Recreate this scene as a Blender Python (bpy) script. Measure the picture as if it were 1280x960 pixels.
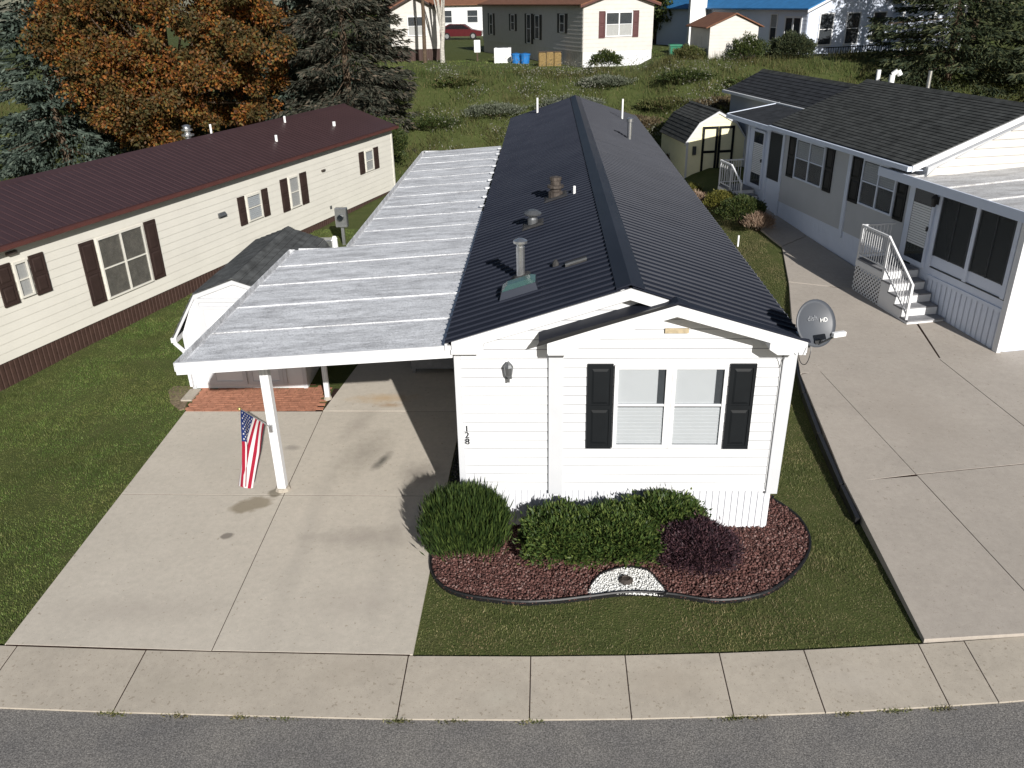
import bpy, bmesh, math, random
import numpy as np
from mathutils import Vector, Matrix
random.seed(7); rng = np.random.default_rng(7)
for o in list(bpy.data.objects): bpy.data.objects.remove(o)
S = bpy.context.scene; C = S.collection
R_ = math.radians

# ------------------------------------------------------------------ camera
PITCH, YAW, ROLL = .438, -.046, .02
fw = Vector((math.sin(YAW)*math.cos(PITCH), math.cos(YAW)*math.cos(PITCH), -math.sin(PITCH)))
rt = Vector((math.cos(YAW), -math.sin(YAW), 0)); dn = fw.cross(rt)
rt2 = rt*math.cos(ROLL) + dn*math.sin(ROLL); dn2 = -rt*math.sin(ROLL) + dn*math.cos(ROLL)
cam = bpy.data.objects.new('camera', bpy.data.cameras.new('camera')); C.objects.link(cam)
m3 = Matrix((rt2, -dn2, -fw)).transposed()
cam.matrix_world = Matrix.Translation((1.348, -11.222, 7.866)) @ m3.to_4x4()
cam.data.sensor_width = 36; cam.data.lens = 36*1030/1280; cam.data.clip_end = 1500; cam.data.clip_start = .1
S.camera = cam
# ------------------------------------------------------------------ light
SUN_EL = R_(26.3); SUN_AZ = math.atan2(.352, -.936)
w = bpy.data.worlds.new('World'); S.world = w; w.use_nodes = True
nt = w.node_tree; bg = nt.nodes['Background']
sky = nt.nodes.new('ShaderNodeTexSky'); sky.sky_type = 'NISHITA'; sky.sun_disc = False
sky.sun_elevation = SUN_EL; sky.sun_rotation = SUN_AZ
nt.links.new(sky.outputs[0], bg.inputs[0]); bg.inputs[1].default_value = .05
sun = bpy.data.objects.new('sun', bpy.data.lights.new('sun', 'SUN')); C.objects.link(sun)
sun.data.energy = 5; sun.data.angle = R_(.53); sun.data.color = (1, .968, .92)
d = Vector((-.352*math.cos(SUN_EL), .936*math.cos(SUN_EL), -math.sin(SUN_EL)))
sun.rotation_euler = d.to_track_quat('-Z', 'Y').to_euler(); sun.location = (10, -30, 20)
S.view_settings.view_transform = 'Standard'; S.view_settings.look = 'None'; S.view_settings.gamma = 1
S.view_settings.use_curve_mapping = False; S.view_settings.exposure = .4

# ------------------------------------------------------------------ terrain height
def ss(a, b, x):
    t = np.clip((x-a)/(b-a), 0, 1); return t*t*(3-2*t)
def h(x, y):
    x = np.asarray(x, float); y = np.asarray(y, float)
    l = .028*np.minimum(np.maximum(0, y-4), 22)
    r = .02+.032*np.minimum(np.maximum(0, y+2.5), 24)+.0016*np.maximum(0, np.minimum(y, 22)-6)**2
    k = ss(6.6, 8.2, x)
    return l*(1-k)+r*k+3.6*ss(25, 37, y)
def hz(x, y): return float(h(x, y))
def yb(x): return -2.93+(.0075 if x > -.5 else .003)*min((x+.5)**2, 120)
def yf(x): return yb(x)-.985

# ------------------------------------------------------------------ materials
M = {}
def nodes(name, rough=.6, spec=.4, metal=0):
    m = bpy.data.materials.new(name); m.use_nodes = True; n = m.node_tree.nodes; b = n['Principled BSDF']
    b.inputs['Roughness'].default_value = rough; b.inputs['Specular IOR Level'].default_value = spec; b.inputs['Metallic'].default_value = metal
    M[name] = m; return m, n, m.node_tree.links, b
def col4(c): return (c[0], c[1], c[2], 1)
def noise(n, L, scale, detail=4, rough=.6, vec=None, stretch=None):
    t = n.new('ShaderNodeTexNoise'); t.inputs['Scale'].default_value = scale; t.inputs['Detail'].default_value = detail; t.inputs['Roughness'].default_value = rough
    g = n.new('ShaderNodeNewGeometry'); src = g.outputs['Position']
    if stretch:
        mp = n.new('ShaderNodeMapping'); mp.inputs['Scale'].default_value = stretch[:3]
        if len(stretch) > 3: mp.inputs['Rotation'].default_value[2] = stretch[3]
        L.new(src, mp.inputs[0]); src = mp.outputs[0]
    L.new(src, t.inputs['Vector']); return t.outputs['Fac']
def ramp(n, L, fac, stops, interp='LINEAR'):
    r = n.new('ShaderNodeValToRGB'); e = r.color_ramp.elements; r.color_ramp.interpolation = interp
    while len(e) < len(stops): e.new(.5)
    for i, (p, c) in enumerate(stops): e[i].position = p; e[i].color = col4(c) if len(c) == 3 else c
    if fac is not None: L.new(fac, r.inputs[0])
    return r.outputs[0]
def mix(n, L, fac, a, b, mode='MIX'):
    x = n.new('ShaderNodeMix'); x.data_type = 'RGBA'; x.blend_type = mode
    for s, v in ((0, fac), (6, a), (7, b)):
        if isinstance(v, (int, float)): x.inputs[s].default_value = v
        elif isinstance(v, tuple): x.inputs[s].default_value = col4(v)
        else: L.new(v, x.inputs[s])
    return x.outputs[2]
def bump(n, L, b, hgt, strength=.3, dist=.01):
    u = n.new('ShaderNodeBump'); u.inputs['Strength'].default_value = strength; u.inputs['Distance'].default_value = dist
    L.new(hgt, u.inputs['Height']); L.new(u.outputs[0], b.inputs['Normal'])
def plain(name, c, rough=.6, spec=.4, metal=0, var=.12, scale=3, bs=0, bscale=60, stretch=None):
    m, n, L, b = nodes(name, rough, spec, metal)
    f = noise(n, L, scale, 5, .65, stretch=stretch)
    k = ramp(n, L, f, [(.3, tuple(v*(1-var) for v in c)), (.7, tuple(min(1, v*(1+var)) for v in c))])
    L.new(k, b.inputs['Base Color'])
    if bs: bump(n, L, b, noise(n, L, bscale, 3), bs)
    return m
def leafmat(name, stops, trans=.25, rough=.6, patch=None):
    m, n, L, b = nodes(name, rough, .25)
    g = n.new('ShaderNodeNewGeometry')
    k = ramp(n, L, g.outputs['Random Per Island'], stops)
    if patch:
        f = noise(n, L, patch[0], 3)
        k = mix(n, L, ramp(n, L, f, [(.42, (0, 0, 0)), (.58, (1, 1, 1))]), k, mix(n, L, patch[2], k, patch[1]))
    if name.startswith('grass'):
        k = mix(n, L, 1., k, ramp(n, L, noise(n, L, .35, 4, .6), [(.35, (.78, .84, .8)), (.65, (1.25, 1.18, 1.2))]), 'MULTIPLY')
        k = mix(n, L, 1., k, ramp(n, L, noise(n, L, 3.5, 4, .6), [(.35, (.72, .76, .72)), (.65, (1.25, 1.22, 1.22))]), 'MULTIPLY')
    L.new(k, b.inputs['Base Color'])
    t = n.new('ShaderNodeBsdfTranslucent'); L.new(k, t.inputs[0])
    mx = n.new('ShaderNodeMixShader'); mx.inputs[0].default_value = trans
    L.new(b.outputs[0], mx.inputs[1]); L.new(t.outputs[0], mx.inputs[2]); L.new(mx.outputs[0], n['Material Output'].inputs[0])
    return m
def ellmask(n, L, cx, cy, rx, ry, rot=0, soft=.5):
    g = n.new('ShaderNodeNewGeometry'); mp = n.new('ShaderNodeMapping'); mp.vector_type = 'TEXTURE'
    mp.inputs['Location'].default_value = (cx, cy, 0); mp.inputs['Rotation'].default_value = (0, 0, rot); mp.inputs['Scale'].default_value = (rx, ry, 1000)
    nz = n.new('ShaderNodeTexNoise'); nz.inputs['Scale'].default_value = 5; nz.inputs['Detail'].default_value = 5
    L.new(g.outputs['Position'], mp.inputs[0]); L.new(g.outputs['Position'], nz.inputs['Vector'])
    vl = n.new('ShaderNodeVectorMath'); vl.operation = 'LENGTH'; L.new(mp.outputs[0], vl.inputs[0])
    ad = n.new('ShaderNodeMath'); ad.operation = 'MULTIPLY_ADD'; L.new(nz.outputs['Fac'], ad.inputs[0]); ad.inputs[1].default_value = .9; L.new(vl.outputs['Value'], ad.inputs[2])
    mr = n.new('ShaderNodeMapRange'); mr.inputs[1].default_value = 1.45; mr.inputs[2].default_value = 1.45-soft; mr.clamp = True
    L.new(ad.outputs[0], mr.inputs[0]); return mr.outputs[0]
def concrete(name, c, stains=(), var=.1, pit=(17, .25)):
    m, n, L, b = nodes(name, .85, .25)
    k = ramp(n, L, noise(n, L, .9, 6, .7), [(.3, tuple(v*(1-var) for v in c)), (.7, tuple(v*(1+var*.8) for v in c))])
    k = mix(n, L, .35, k, ramp(n, L, noise(n, L, 9, 5, .7), [(.3, tuple(v*.74 for v in c)), (.7, tuple(v*1.14 for v in c))]))
    sp = ramp(n, L, noise(n, L, 95, 2, .5), [(.28, (.62, .6, .57)), (.38, (1, 1, 1)), (.7, (1, 1, 1)), (.8, (1.12, 1.1, 1.07))])
    k = mix(n, L, 1., k, sp, 'MULTIPLY')
    sp2 = ramp(n, L, noise(n, L, pit[0], 2, .4), [(pit[1], (.55, .5, .45)), (pit[1]+.06, (1, 1, 1)), (.72, (1, 1, 1)), (.78, (1.25, 1.22, 1.18))])
    k = mix(n, L, .6, k, sp2, 'MULTIPLY')
    for (cx, cy, rx, ry, rot, soft, cc, a) in stains:
        e = ellmask(n, L, cx, cy, rx, ry, rot, soft); q = n.new('ShaderNodeMath'); q.operation = 'MULTIPLY'; q.inputs[1].default_value = a; L.new(e, q.inputs[0])
        k = mix(n, L, q.outputs[0], k, cc)
    L.new(k, b.inputs['Base Color']); bump(n, L, b, noise(n, L, 70, 4, .7), .25, .006)
    return m
concrete('drive', (.48, .435, .37), [(-2.55, -.2, .22, 3.6, .05, 1.1, (.33, .3, .26), .45), (-1.15, -.2, .22, 3.6, .03, 1.1, (.33, .3, .26), .4), (-4.9, 2.6, .9, 1.2, .2, 1.2, (.39, .36, .31), .5), (-3.75, .62, .42, .26, .5, .35, (.2, .165, .11), .75), (-3.45, 1.0, .16, .16, 0, .4, (.16, .14, .1), .8),
    (-1.75, 2.1, .14, .42, -.35, .9, (.08, .075, .065), .9), (-2.15, 2.4, .55, 1.2, -.3, 1.2, (.2, .18, .15), .6), (-.95, 1.7, .5, .5, .3, 1.1, (.17, .15, .13), .65), (-2.5, 3.6, .3, 1.0, -.2, 1.2, (.24, .21, .18), .5),
    (-2.2, 4.75, .9, .28, .05, .9, (.42, .27, .12), .55), (-2.0, 4.45, .4, .14, .0, .9, (.3, .18, .08), .6), (-3.85, -.3, .12, .1, .3, .4, (.15, .13, .11), .8),
    (-1.6, -.3, 1.3, .4, .1, 1.1, (.25, .22, .19), .6), (-3.6, 2.6, .2, .14, 0, .7, (.2, .18, .16), .5), (-4.6, -2.1, 1.6, .4, .05, 1.0, (.33, .29, .25), .4), (-1.4, -1.9, .9, .5, 0, 1.0, (.34, .3, .26), .4)])
concrete('walk', (.37, .33, .275), [(.75, -3.55, .3, .22, .2, .9, (.42, .39, .33), .35), (5.2, -3.2, .8, .3, 0, 1., (.42, .38, .33), .4), (2.9, -3.3, .7, .4, .1, 1.1, (.3, .26, .21), .5), (-3.2, -3.5, 1.2, .3, 0, 1.1, (.3, .27, .22), .45), (-1.2, -3.2, .6, .3, .3, 1.1, (.31, .27, .22), .4)], .16, (24, .29))
concrete('ndrive', (.36, .322, .28), [(8.6, 3.5, 1.2, 2.0, .2, 1.2, (.3, .26, .22), .5)], .12)
def asphalt():
    m, n, L, b = nodes('asphalt', .85, .3)
    k = ramp(n, L, noise(n, L, 55, 3, .7), [(.32, (.075, .072, .068)), (.5, (.16, .153, .145)), (.68, (.3, .285, .265))])
    k = mix(n, L, 1., k, ramp(n, L, noise(n, L, 1.3, 5), [(.3, (.8, .8, .82)), (.7, (1.1, 1.08, 1.05))]), 'MULTIPLY')
    L.new(k, b.inputs['Base Color']); bump(n, L, b, noise(n, L, 60, 3), .6, .012)
asphalt()
def ground():
    m, n, L, b = nodes('ground', .95, .1)
    k = ramp(n, L, noise(n, L, 2.2, 6, .7), [(.3, (.06, .075, .024)), (.5, (.08, .098, .03)), (.72, (.12, .115, .05))])
    k = mix(n, L, .5, k, ramp(n, L, noise(n, L, 40, 3, .7), [(.3, (.018, .026, .008)), (.7, (.075, .085, .03))]))
    L.new(k, b.inputs['Base Color']); bump(n, L, b, noise(n, L, 30, 4), .8, .03)
ground()
plain('white', (.62, .625, .635), .5, .35, var=.025, scale=2)
plain('white_trim', (.49, .5, .52), .45, .4, var=.02)
plain('skirt_white', (.6, .61, .64), .5, .4, var=.03)
plain('cream', (.6, .58, .52), .55, .3, var=.04, scale=1.2)
plain('grey_siding', (.42, .43, .445), .55, .3, var=.04, scale=1.2)
plain('neigh_white', (.58, .63, .73), .5, .35, var=.03)
plain('far_siding', (.5, .48, .45), .6, .3, var=.05)
plain('black_paint', (.009, .0105, .012), .45, .15, var=.1)
plain('brown_paint', (.036, .023, .02), .5, .2, var=.15)
plain('skirt_brown', (.05, .028, .022), .6, .3, var=.2, scale=6)
plain('red_paint', (.085, .035, .035), .6, .3, var=.15)
plain('yellow_paint', (.72, .68, .46), .6, .3, var=.05)
plain('dark_wood', (.07, .05, .035), .8, .2, var=.3, scale=8)
plain('grey_metal', (.15, .155, .16), .4, .5, .6, var=.15, scale=9)
plain('galv', (.55, .56, .57), .32, .5, .9, var=.15, scale=14)
plain('rusty', (.09, .075, .065), .6, .4, .5, var=.4, scale=12)
plain('dish_grey', (.06, .066, .078), .45, .4, var=.05)
plain('plastic_white', (.75, .75, .74), .5, .4, var=.04)
plain('plastic_black', (.015, .015, .016), .4, .5)
plain('tar', (.035, .034, .034), .8, .3, var=.4, scale=20)
plain('paver_red', (.33, .15, .095), .85, .2, var=.3, scale=7, bs=.3)
plain('soil', (.03, .018, .014), .95, .1, var=.4, scale=10)
plain('bare_soil', (.17, .13, .09), .95, .1, var=.45, scale=14, bs=.6)
plain('bark', (.09, .065, .045), .9, .1, var=.4, scale=9, bs=.8, bscale=20)
plain('birch', (.4, .38, .34), .8, .2, var=.5, scale=7, stretch=(1, 1, 4))
plain('blue_tarp', (.03, .15, .34), .45, .4, var=.2, scale=3)
plain('blue_plastic', (.02, .15, .42), .4, .5)
plain('green_plastic', (.02, .16, .09), .5, .4)
plain('straw', (.2, .14, .06), .9, .1, var=.4, scale=12)
plain('maroon', (.05, .027, .028), .42, .45, .15, var=.1, scale=2)
plain('maroon_trim', (.085, .033, .028), .45, .4, var=.1)
plain('tan_patch', (.4, .33, .22), .8, .2, var=.2, scale=14)
plain('red_car', (.07, .008, .011), .25, .6)
plain('rubber', (.015, .015, .015), .8, .2)
plain('edging', (.008, .008, .009), .5, .4)
plain('curtain', (.62, .6, .56), .8, .1, var=.12, scale=9, stretch=(8, 8, .4))
plain('blind', (.66, .67, .67), .6, .2, var=.03)
plain('lap_shade', (.24, .245, .26), .7, .2)  # grey that paints the shade lines between siding laps
plain('tan_shade', (.17, .15, .12), .8, .1, var=.3, scale=6)
plain('shade_dark', (.05, .055, .06), .7, .2, var=.2)
plain('brown_roof', (.16, .075, .045), .8, .2, var=.25, scale=5)
plain('steel_blue', (.03, .035, .05), .35, .5, .3, var=.06, scale=1.5)
plain('brass', (.5, .38, .15), .35, .5, .8)
plain('deck_grey', (.2, .2, .21), .75, .2, var=.2, scale=5)
def metal_roof():
    m, n, L, b = nodes('metal_roof', .4, .05, 0)
    k = ramp(n, L, noise(n, L, 1.1, 4), [(.3, (.016, .0185, .028)), (.7, (.023, .026, .037))])
    L.new(k, b.inputs['Base Color'])
metal_roof()
def shingle(name, c):
    m, n, L, b = nodes(name, .9, .15)
    k = ramp(n, L, noise(n, L, 60, 3, .7), [(.3, tuple(v*.55 for v in c)), (.7, tuple(v*1.5 for v in c))])
    k = mix(n, L, .8, k, ramp(n, L, noise(n, L, 3.2, 3, .6, stretch=(1, 1, 2.2)), [(.35, tuple(v*.6 for v in c)), (.65, tuple(v*1.35 for v in c))]))
    L.new(k, b.inputs['Base Color']); bump(n, L, b, noise(n, L, 80, 3), .5, .006)
shingle('shingle_black', (.05, .052, .05)); shingle('shingle_dark', (.03, .032, .036)); shingle('shingle_grey', (.075, .078, .078))
def alu_roof(name, rot=0., base=(.78, .79, .81), dirt=(.31, .31, .32)):
    m, n, L, b = nodes(name, .55, .4)
    k = ramp(n, L, noise(n, L, 1.7, 6, .72, stretch=(.8, 3.2, 1, rot)), [(.36, tuple(v*.8 for v in dirt)), (.5, tuple(v*.68 for v in base)), (.62, base)])
    k = mix(n, L, .45, k, ramp(n, L, noise(n, L, 11, 5, .75, stretch=(.7, 2.2, 1, rot)), [(.34, dirt), (.48, tuple(v*.85 for v in base)), (.62, base)]))
    k = mix(n, L, .85, k, ramp(n, L, noise(n, L, 45, 3, .7), [(.36, (.45, .45, .46)), (.5, (1, 1, 1))]), 'MULTIPLY')
    L.new(k, b.inputs['Base Color']); L.new(ramp(n, L, noise(n, L, 8, 3), [(.3, (.45, .45, .45)), (.7, (.75, .75, .75))]), b.inputs['Roughness'])
alu_roof('alu_roof'); alu_roof('alu_roof_old', .0, (.62, .62, .62), (.3, .28, .27))
def glass(name, tint, k):
    m, n, L, b = nodes(name, .03, .5); b.inputs['Base Color'].default_value = col4(tint)
    t = n.new('ShaderNodeBsdfTransparent'); t.inputs[0].default_value = (.95, .96, .97, 1)
    f = n.new('ShaderNodeLayerWeight'); f.inputs[0].default_value = .2
    a = n.new('ShaderNodeMath'); a.operation = 'MULTIPLY_ADD'; a.inputs[1].default_value = .35; a.inputs[2].default_value = k; a.use_clamp = True; L.new(f.outputs['Facing'], a.inputs[0])
    mx = n.new('ShaderNodeMixShader'); L.new(a.outputs[0], mx.inputs[0]); L.new(t.outputs[0], mx.inputs[1]); L.new(b.outputs[0], mx.inputs[2])
    L.new(mx.outputs[0], n['Material Output'].inputs[0])
glass('glass', (.06, .066, .07), .1); glass('skylight', (.1, .2, .18), .35); glass('glass_dark', (.02, .025, .03), .5)
def screenmat():
    m, n, L, b = nodes('screen', .6, .3); b.inputs['Base Color'].default_value = (.022, .027, .03, 1)
    t = n.new('ShaderNodeBsdfTransparent'); mx = n.new('ShaderNodeMixShader'); mx.inputs[0].default_value = .85
    L.new(t.outputs[0], mx.inputs[1]); L.new(b.outputs[0], mx.inputs[2]); L.new(mx.outputs[0], n['Material Output'].inputs[0])
screenmat()
plain('flag_red', (.26, .012, .03), .8, .1); plain('flag_white', (.52, .5, .5), .8, .1, var=.03); plain('flag_blue', (.015, .03, .12), .8, .1)
leafmat('rock_red', [(0, (.04, .02, .018)), (.5, (.095, .042, .035)), (.85, (.15, .075, .065)), (1, (.22, .15, .135))], 0, .9)
leafmat('rock_white', [(0, (.55, .55, .53)), (.6, (.72, .72, .7)), (1, (.82, .82, .8))], 0, .8)
leafmat('rock_dark', [(0, (.02, .02, .02)), (.6, (.05, .047, .045)), (1, (.1, .095, .09))], 0, .9)
leafmat('grass_lawn', [(0, (.068, .115, .024)), (.5, (.115, .178, .042)), (.85, (.16, .215, .06)), (1, (.26, .25, .11))], .3, .6, (.8, (.13, .11, .045), .45))
leafmat('grass_dry', [(0, (.085, .1, .035)), (.5, (.135, .148, .052)), (.8, (.18, .18, .08)), (1, (.3, .255, .14))], .3, .6, (.8, (.21, .165, .095), .55))
leafmat('weeds', [(0, (.03, .05, .012)), (.5, (.062, .09, .022)), (.8, (.1, .11, .035)), (1, (.18, .15, .07))], .25, .7, (.35, (.1, .08, .035), .5))
leafmat('seedhead', [(0, (.09, .09, .065)), (1, (.24, .235, .2))], .2, .8)
leafmat('yew', [(0, (.014, .028, .008)), (.5, (.03, .052, .013)), (1, (.07, .1, .024))], .15, .5)
leafmat('yew_light', [(0, (.02, .04, .01)), (.5, (.045, .075, .018)), (1, (.11, .14, .035))], .15, .5)
leafmat('barberry', [(0, (.016, .009, .013)), (.6, (.045, .022, .03)), (1, (.11, .055, .06))], .15, .6)
leafmat('oak', [(0, (.05, .022, .012)), (.3, (.19, .062, .016)), (.55, (.29, .105, .02)), (.75, (.19, .12, .028)), (1, (.07, .075, .022))], .3, .6, (.7, (.05, .05, .02), .8))
leafmat('blue_spruce', [(0, (.02, .032, .024)), (.5, (.045, .062, .048)), (1, (.1, .125, .1))], .05, .7)
leafmat('norway_spruce', [(0, (.016, .02, .014)), (.5, (.04, .042, .03)), (.85, (.065, .06, .045)), (1, (.11, .085, .06))], .05, .7)
leafmat('dark_spruce', [(0, (.012, .02, .01)), (.5, (.03, .042, .02)), (1, (.075, .08, .035))], .05, .7)
leafmat('shrub_green', [(0, (.02, .035, .01)), (.5, (.04, .06, .016)), (1, (.09, .1, .03))], .25, .6)
leafmat('shrub_gold', [(0, (.05, .055, .012)), (.5, (.1, .1, .02)), (1, (.19, .17, .04))], .25, .6)
leafmat('scrub_brown', [(0, (.05, .035, .02)), (.6, (.1, .075, .04)), (1, (.15, .12, .07))], .2, .7)
leafmat('scrub_grey', [(0, (.05, .06, .035)), (.6, (.1, .115, .075)), (1, (.2, .21, .17))], .2, .7)
leafmat('dry_plant', [(0, (.15, .09, .06)), (1, (.4, .3, .22))], .25, .7)

# ------------------------------------------------------------------ mesh helpers
def tag(o, label=None, cat=None, group=None, kind=None):
    for k, v in (('label', label), ('category', cat), ('group', group), ('kind', kind)):
        if v: o[k] = v
    return o
def thing(name, loc, label, cat, group=None):
    o = bpy.data.objects.new(name, None); C.objects.link(o); o.location = loc; o.empty_display_size = .2
    return tag(o, label, cat, group)
def structure(name, loc=(0, 0, 0)):
    o = bpy.data.objects.new(name, None); C.objects.link(o); o.location = loc; o['kind'] = 'structure'; return o
def wloc(o):
    p = Vector(o.location)
    if o.parent: p = p + o.matrix_parent_inverse.translation + wloc(o.parent)
    return p
def put(o, parent):
    if parent:
        o.parent = parent; o.matrix_parent_inverse = Matrix.Translation(-wloc(parent))
def link(me, name, mat, parent=None, loc=None):
    if mat and not me.materials: me.materials.append(M[mat])
    o = bpy.data.objects.new(name, me); C.objects.link(o)
    if loc is not None: o.location = loc
    put(o, parent); return o
def inst(o, off, parent=None, name=None):
    c = o.copy(); C.objects.link(c); c.location = Vector(o.location)+Vector(off)
    if parent: put(c, parent)
    return c
def inst_tree(o, off, parent=None):
    c = inst(o, off, parent)
    for ch in list(o.children):
        d = ch.copy(); C.objects.link(d); d.parent = c; d.matrix_parent_inverse = ch.matrix_parent_inverse.copy()
        # children are stored in world coordinates relative to the parent, so they follow it
    return c
class MB:
    def __init__(s, F=None): s.v = []; s.f = []; s.F = F
    def pt(s, p): s.v.append(tuple(s.F(*p)) if s.F else tuple(p)); return len(s.v)-1
    def hexa(s, P):
        i = [s.pt(p) for p in P]
        for q in ((0, 3, 2, 1), (4, 5, 6, 7), (0, 1, 5, 4), (1, 2, 6, 5), (2, 3, 7, 6), (3, 0, 4, 7)): s.f.append([i[k] for k in q])
        return s
    def box(s, a0, a1, b0, b1, c0, c1):
        return s.hexa([(a0, b0, c0), (a1, b0, c0), (a1, b1, c0), (a0, b1, c0), (a0, b0, c1), (a1, b0, c1), (a1, b1, c1), (a0, b1, c1)])
    def bar(s, p, q, wx, wy=None, up=(0, 0, 1)):
        wy = wy or wx; p = Vector(p); q = Vector(q); d = (q-p).normalized(); u = Vector(up)
        if abs(d.dot(u)) > .95: u = Vector((0, 1, 0))
        a = d.cross(u).normalized()*wx/2; b = a.cross(d).normalized()*wy/2
        return s.hexa([p-a-b, p+a-b, p+a+b, p-a+b, q-a-b, q+a-b, q+a+b, q-a+b])
    def prism(s, poly, ext, axis=1):
        """poly of (a,b) extruded between ext=(e0,e1) along axis (0,1,2)"""
        def mk(a, b, e): return {0: (e, a, b), 1: (a, e, b), 2: (a, b, e)}[axis]
        A = [s.pt(mk(a, b, ext[0])) for a, b in poly]; B = [s.pt(mk(a, b, ext[1])) for a, b in poly]; n = len(poly)
        s.f.append(A[::-1]); s.f.append(B)
        for i in range(n): j = (i+1) % n; s.f.append([A[i], A[j], B[j], B[i]])
        return s
    def tube(s, p, q, r0, r1=None, n=10, cap=True):
        r1 = r0 if r1 is None else r1; p = Vector(p); q = Vector(q); d = (q-p).normalized()
        u = Vector((0, 0, 1)) if abs(d.z) < .95 else Vector((1, 0, 0)); a = d.cross(u).normalized(); b = d.cross(a)
        A = [s.pt(p+(a*math.cos(t)+b*math.sin(t))*r0) for t in [2*math.pi*k/n for k in range(n)]]
        B = [s.pt(q+(a*math.cos(t)+b*math.sin(t))*r1) for t in [2*math.pi*k/n for k in range(n)]]
        for i in range(n): j = (i+1) % n; s.f.append([A[i], A[j], B[j], B[i]])
        if cap: s.f.append(A[::-1]); s.f.append(B)
        return s
    def lathe(s, c, prof, n=16):
        rings = []
        for r, z in prof: rings.append([s.pt((c[0]+r*math.cos(2*math.pi*k/n), c[1]+r*math.sin(2*math.pi*k/n), c[2]+z)) for k in range(n)])
        for A, B in zip(rings, rings[1:]):
            for i in range(n): j = (i+1) % n; s.f.append([A[i], A[j], B[j], B[i]])
        s.f.append(rings[0][::-1]); s.f.append(rings[-1]); return s
    def poly(s, pts): s.f.append([s.pt(p) for p in pts]); return s
    def build(s, name, mat, parent=None, smooth=False, bevel=0, recenter=None):
        me = bpy.data.meshes.new(name); bm = bmesh.new()
        vs = [bm.verts.new(p) for p in s.v]
        for f in s.f:
            try: bm.faces.new([vs[i] for i in f])
            except ValueError: pass
        bmesh.ops.recalc_face_normals(bm, faces=bm.faces)
        if bevel: bmesh.ops.bevel(bm, geom=list(bm.edges), offset=bevel, segments=1, affect='EDGES', clamp_overlap=True)
        loc = Vector((0, 0, 0))
        if parent is None or recenter:
            P = [v.co for v in bm.verts]
            loc = Vector(((min(p.x for p in P)+max(p.x for p in P))/2, (min(p.y for p in P)+max(p.y for p in P))/2, min(p.z for p in P)))
            bmesh.ops.translate(bm, verts=bm.verts, vec=-loc)
        bm.to_mesh(me); bm.free()
        if smooth:
            for p in me.polygons: p.use_smooth = True
        return link(me, name, mat, parent, loc)
def npmesh(name, V, F, mat, parent=None, origin=None):
    V = np.asarray(V, np.float32).reshape(-1, 3); F = np.asarray(F, np.int32); k = F.shape[1]
    if origin is not None: V = V-np.asarray(origin, np.float32)
    me = bpy.data.meshes.new(name); me.vertices.add(len(V)); me.vertices.foreach_set('co', V.ravel())
    me.loops.add(F.size); me.loops.foreach_set('vertex_index', F.ravel()); me.polygons.add(len(F))
    me.polygons.foreach_set('loop_start', np.arange(0, F.size, k, dtype=np.int32)); me.update(calc_edges=True); me.validate()
    return link(me, name, mat, parent, origin)
def frame(o, xd, out):
    o = Vector((o[0], o[1], 0)); xd = Vector((xd[0], xd[1], 0)).normalized(); out = Vector((out[0], out[1], 0)).normalized()
    return lambda t, u, z: (o.x+xd.x*t+out.x*u, o.y+xd.y*t+out.y*u, z)
def unit(v): return v/np.maximum(np.linalg.norm(v, axis=-1, keepdims=True), 1e-9)
def rand_dirs(n): return unit(rng.normal(size=(n, 3)))
def leaves(P, D, length, width, up=None):
    """rhombic leaves starting at P growing along D"""
    n = len(P); D = unit(D); s = unit(np.cross(D, rand_dirs(n) if up is None else up))
    L = (np.ones(n)*length)[:, None] if np.ndim(length) == 0 else length[:, None]; W = (np.ones(n)*width)[:, None] if np.ndim(width) == 0 else width[:, None]
    V = np.stack([P, P+D*L*.45+s*W*.5, P+D*L, P+D*L*.45-s*W*.5], 1).reshape(-1, 3)
    return V, np.arange(n*4).reshape(-1, 4)
def inpoly(x, y, poly):
    c = np.zeros(len(x), bool); n = len(poly)
    for i in range(n):
        x0, y0 = poly[i]; x1, y1 = poly[(i+1) % n]
        k = ((y0 > y) != (y1 > y)) & (x < (x1-x0)*(y-y0)/(y1-y0+1e-12)+x0); c ^= k
    return c
def smooth_loop(pts, n=6):
    out = []; N = len(pts)
    for i in range(N):
        p0, p1, p2, p3 = [np.array(pts[(i+k-1) % N], float) for k in range(4)]
        for t in np.linspace(0, 1, n, endpoint=False):
            out.append(.5*((2*p1)+(-p0+p2)*t+(2*p0-5*p1+4*p2-p3)*t*t+(-p0+3*p1-3*p2+p3)*t**3))
    return [tuple(p) for p in out]
def text_mesh(txt, size):
    cu = bpy.data.curves.new('txt', 'FONT'); cu.body = txt; cu.size = size; cu.extrude = .002; cu.align_x = 'CENTER'; cu.align_y = 'CENTER'
    o = bpy.data.objects.new('txt', cu); C.objects.link(o); bpy.context.view_layer.update()
    me = bpy.data.meshes.new_from_object(o.evaluated_get(bpy.context.evaluated_depsgraph_get())); bpy.data.objects.remove(o); return me

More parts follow.
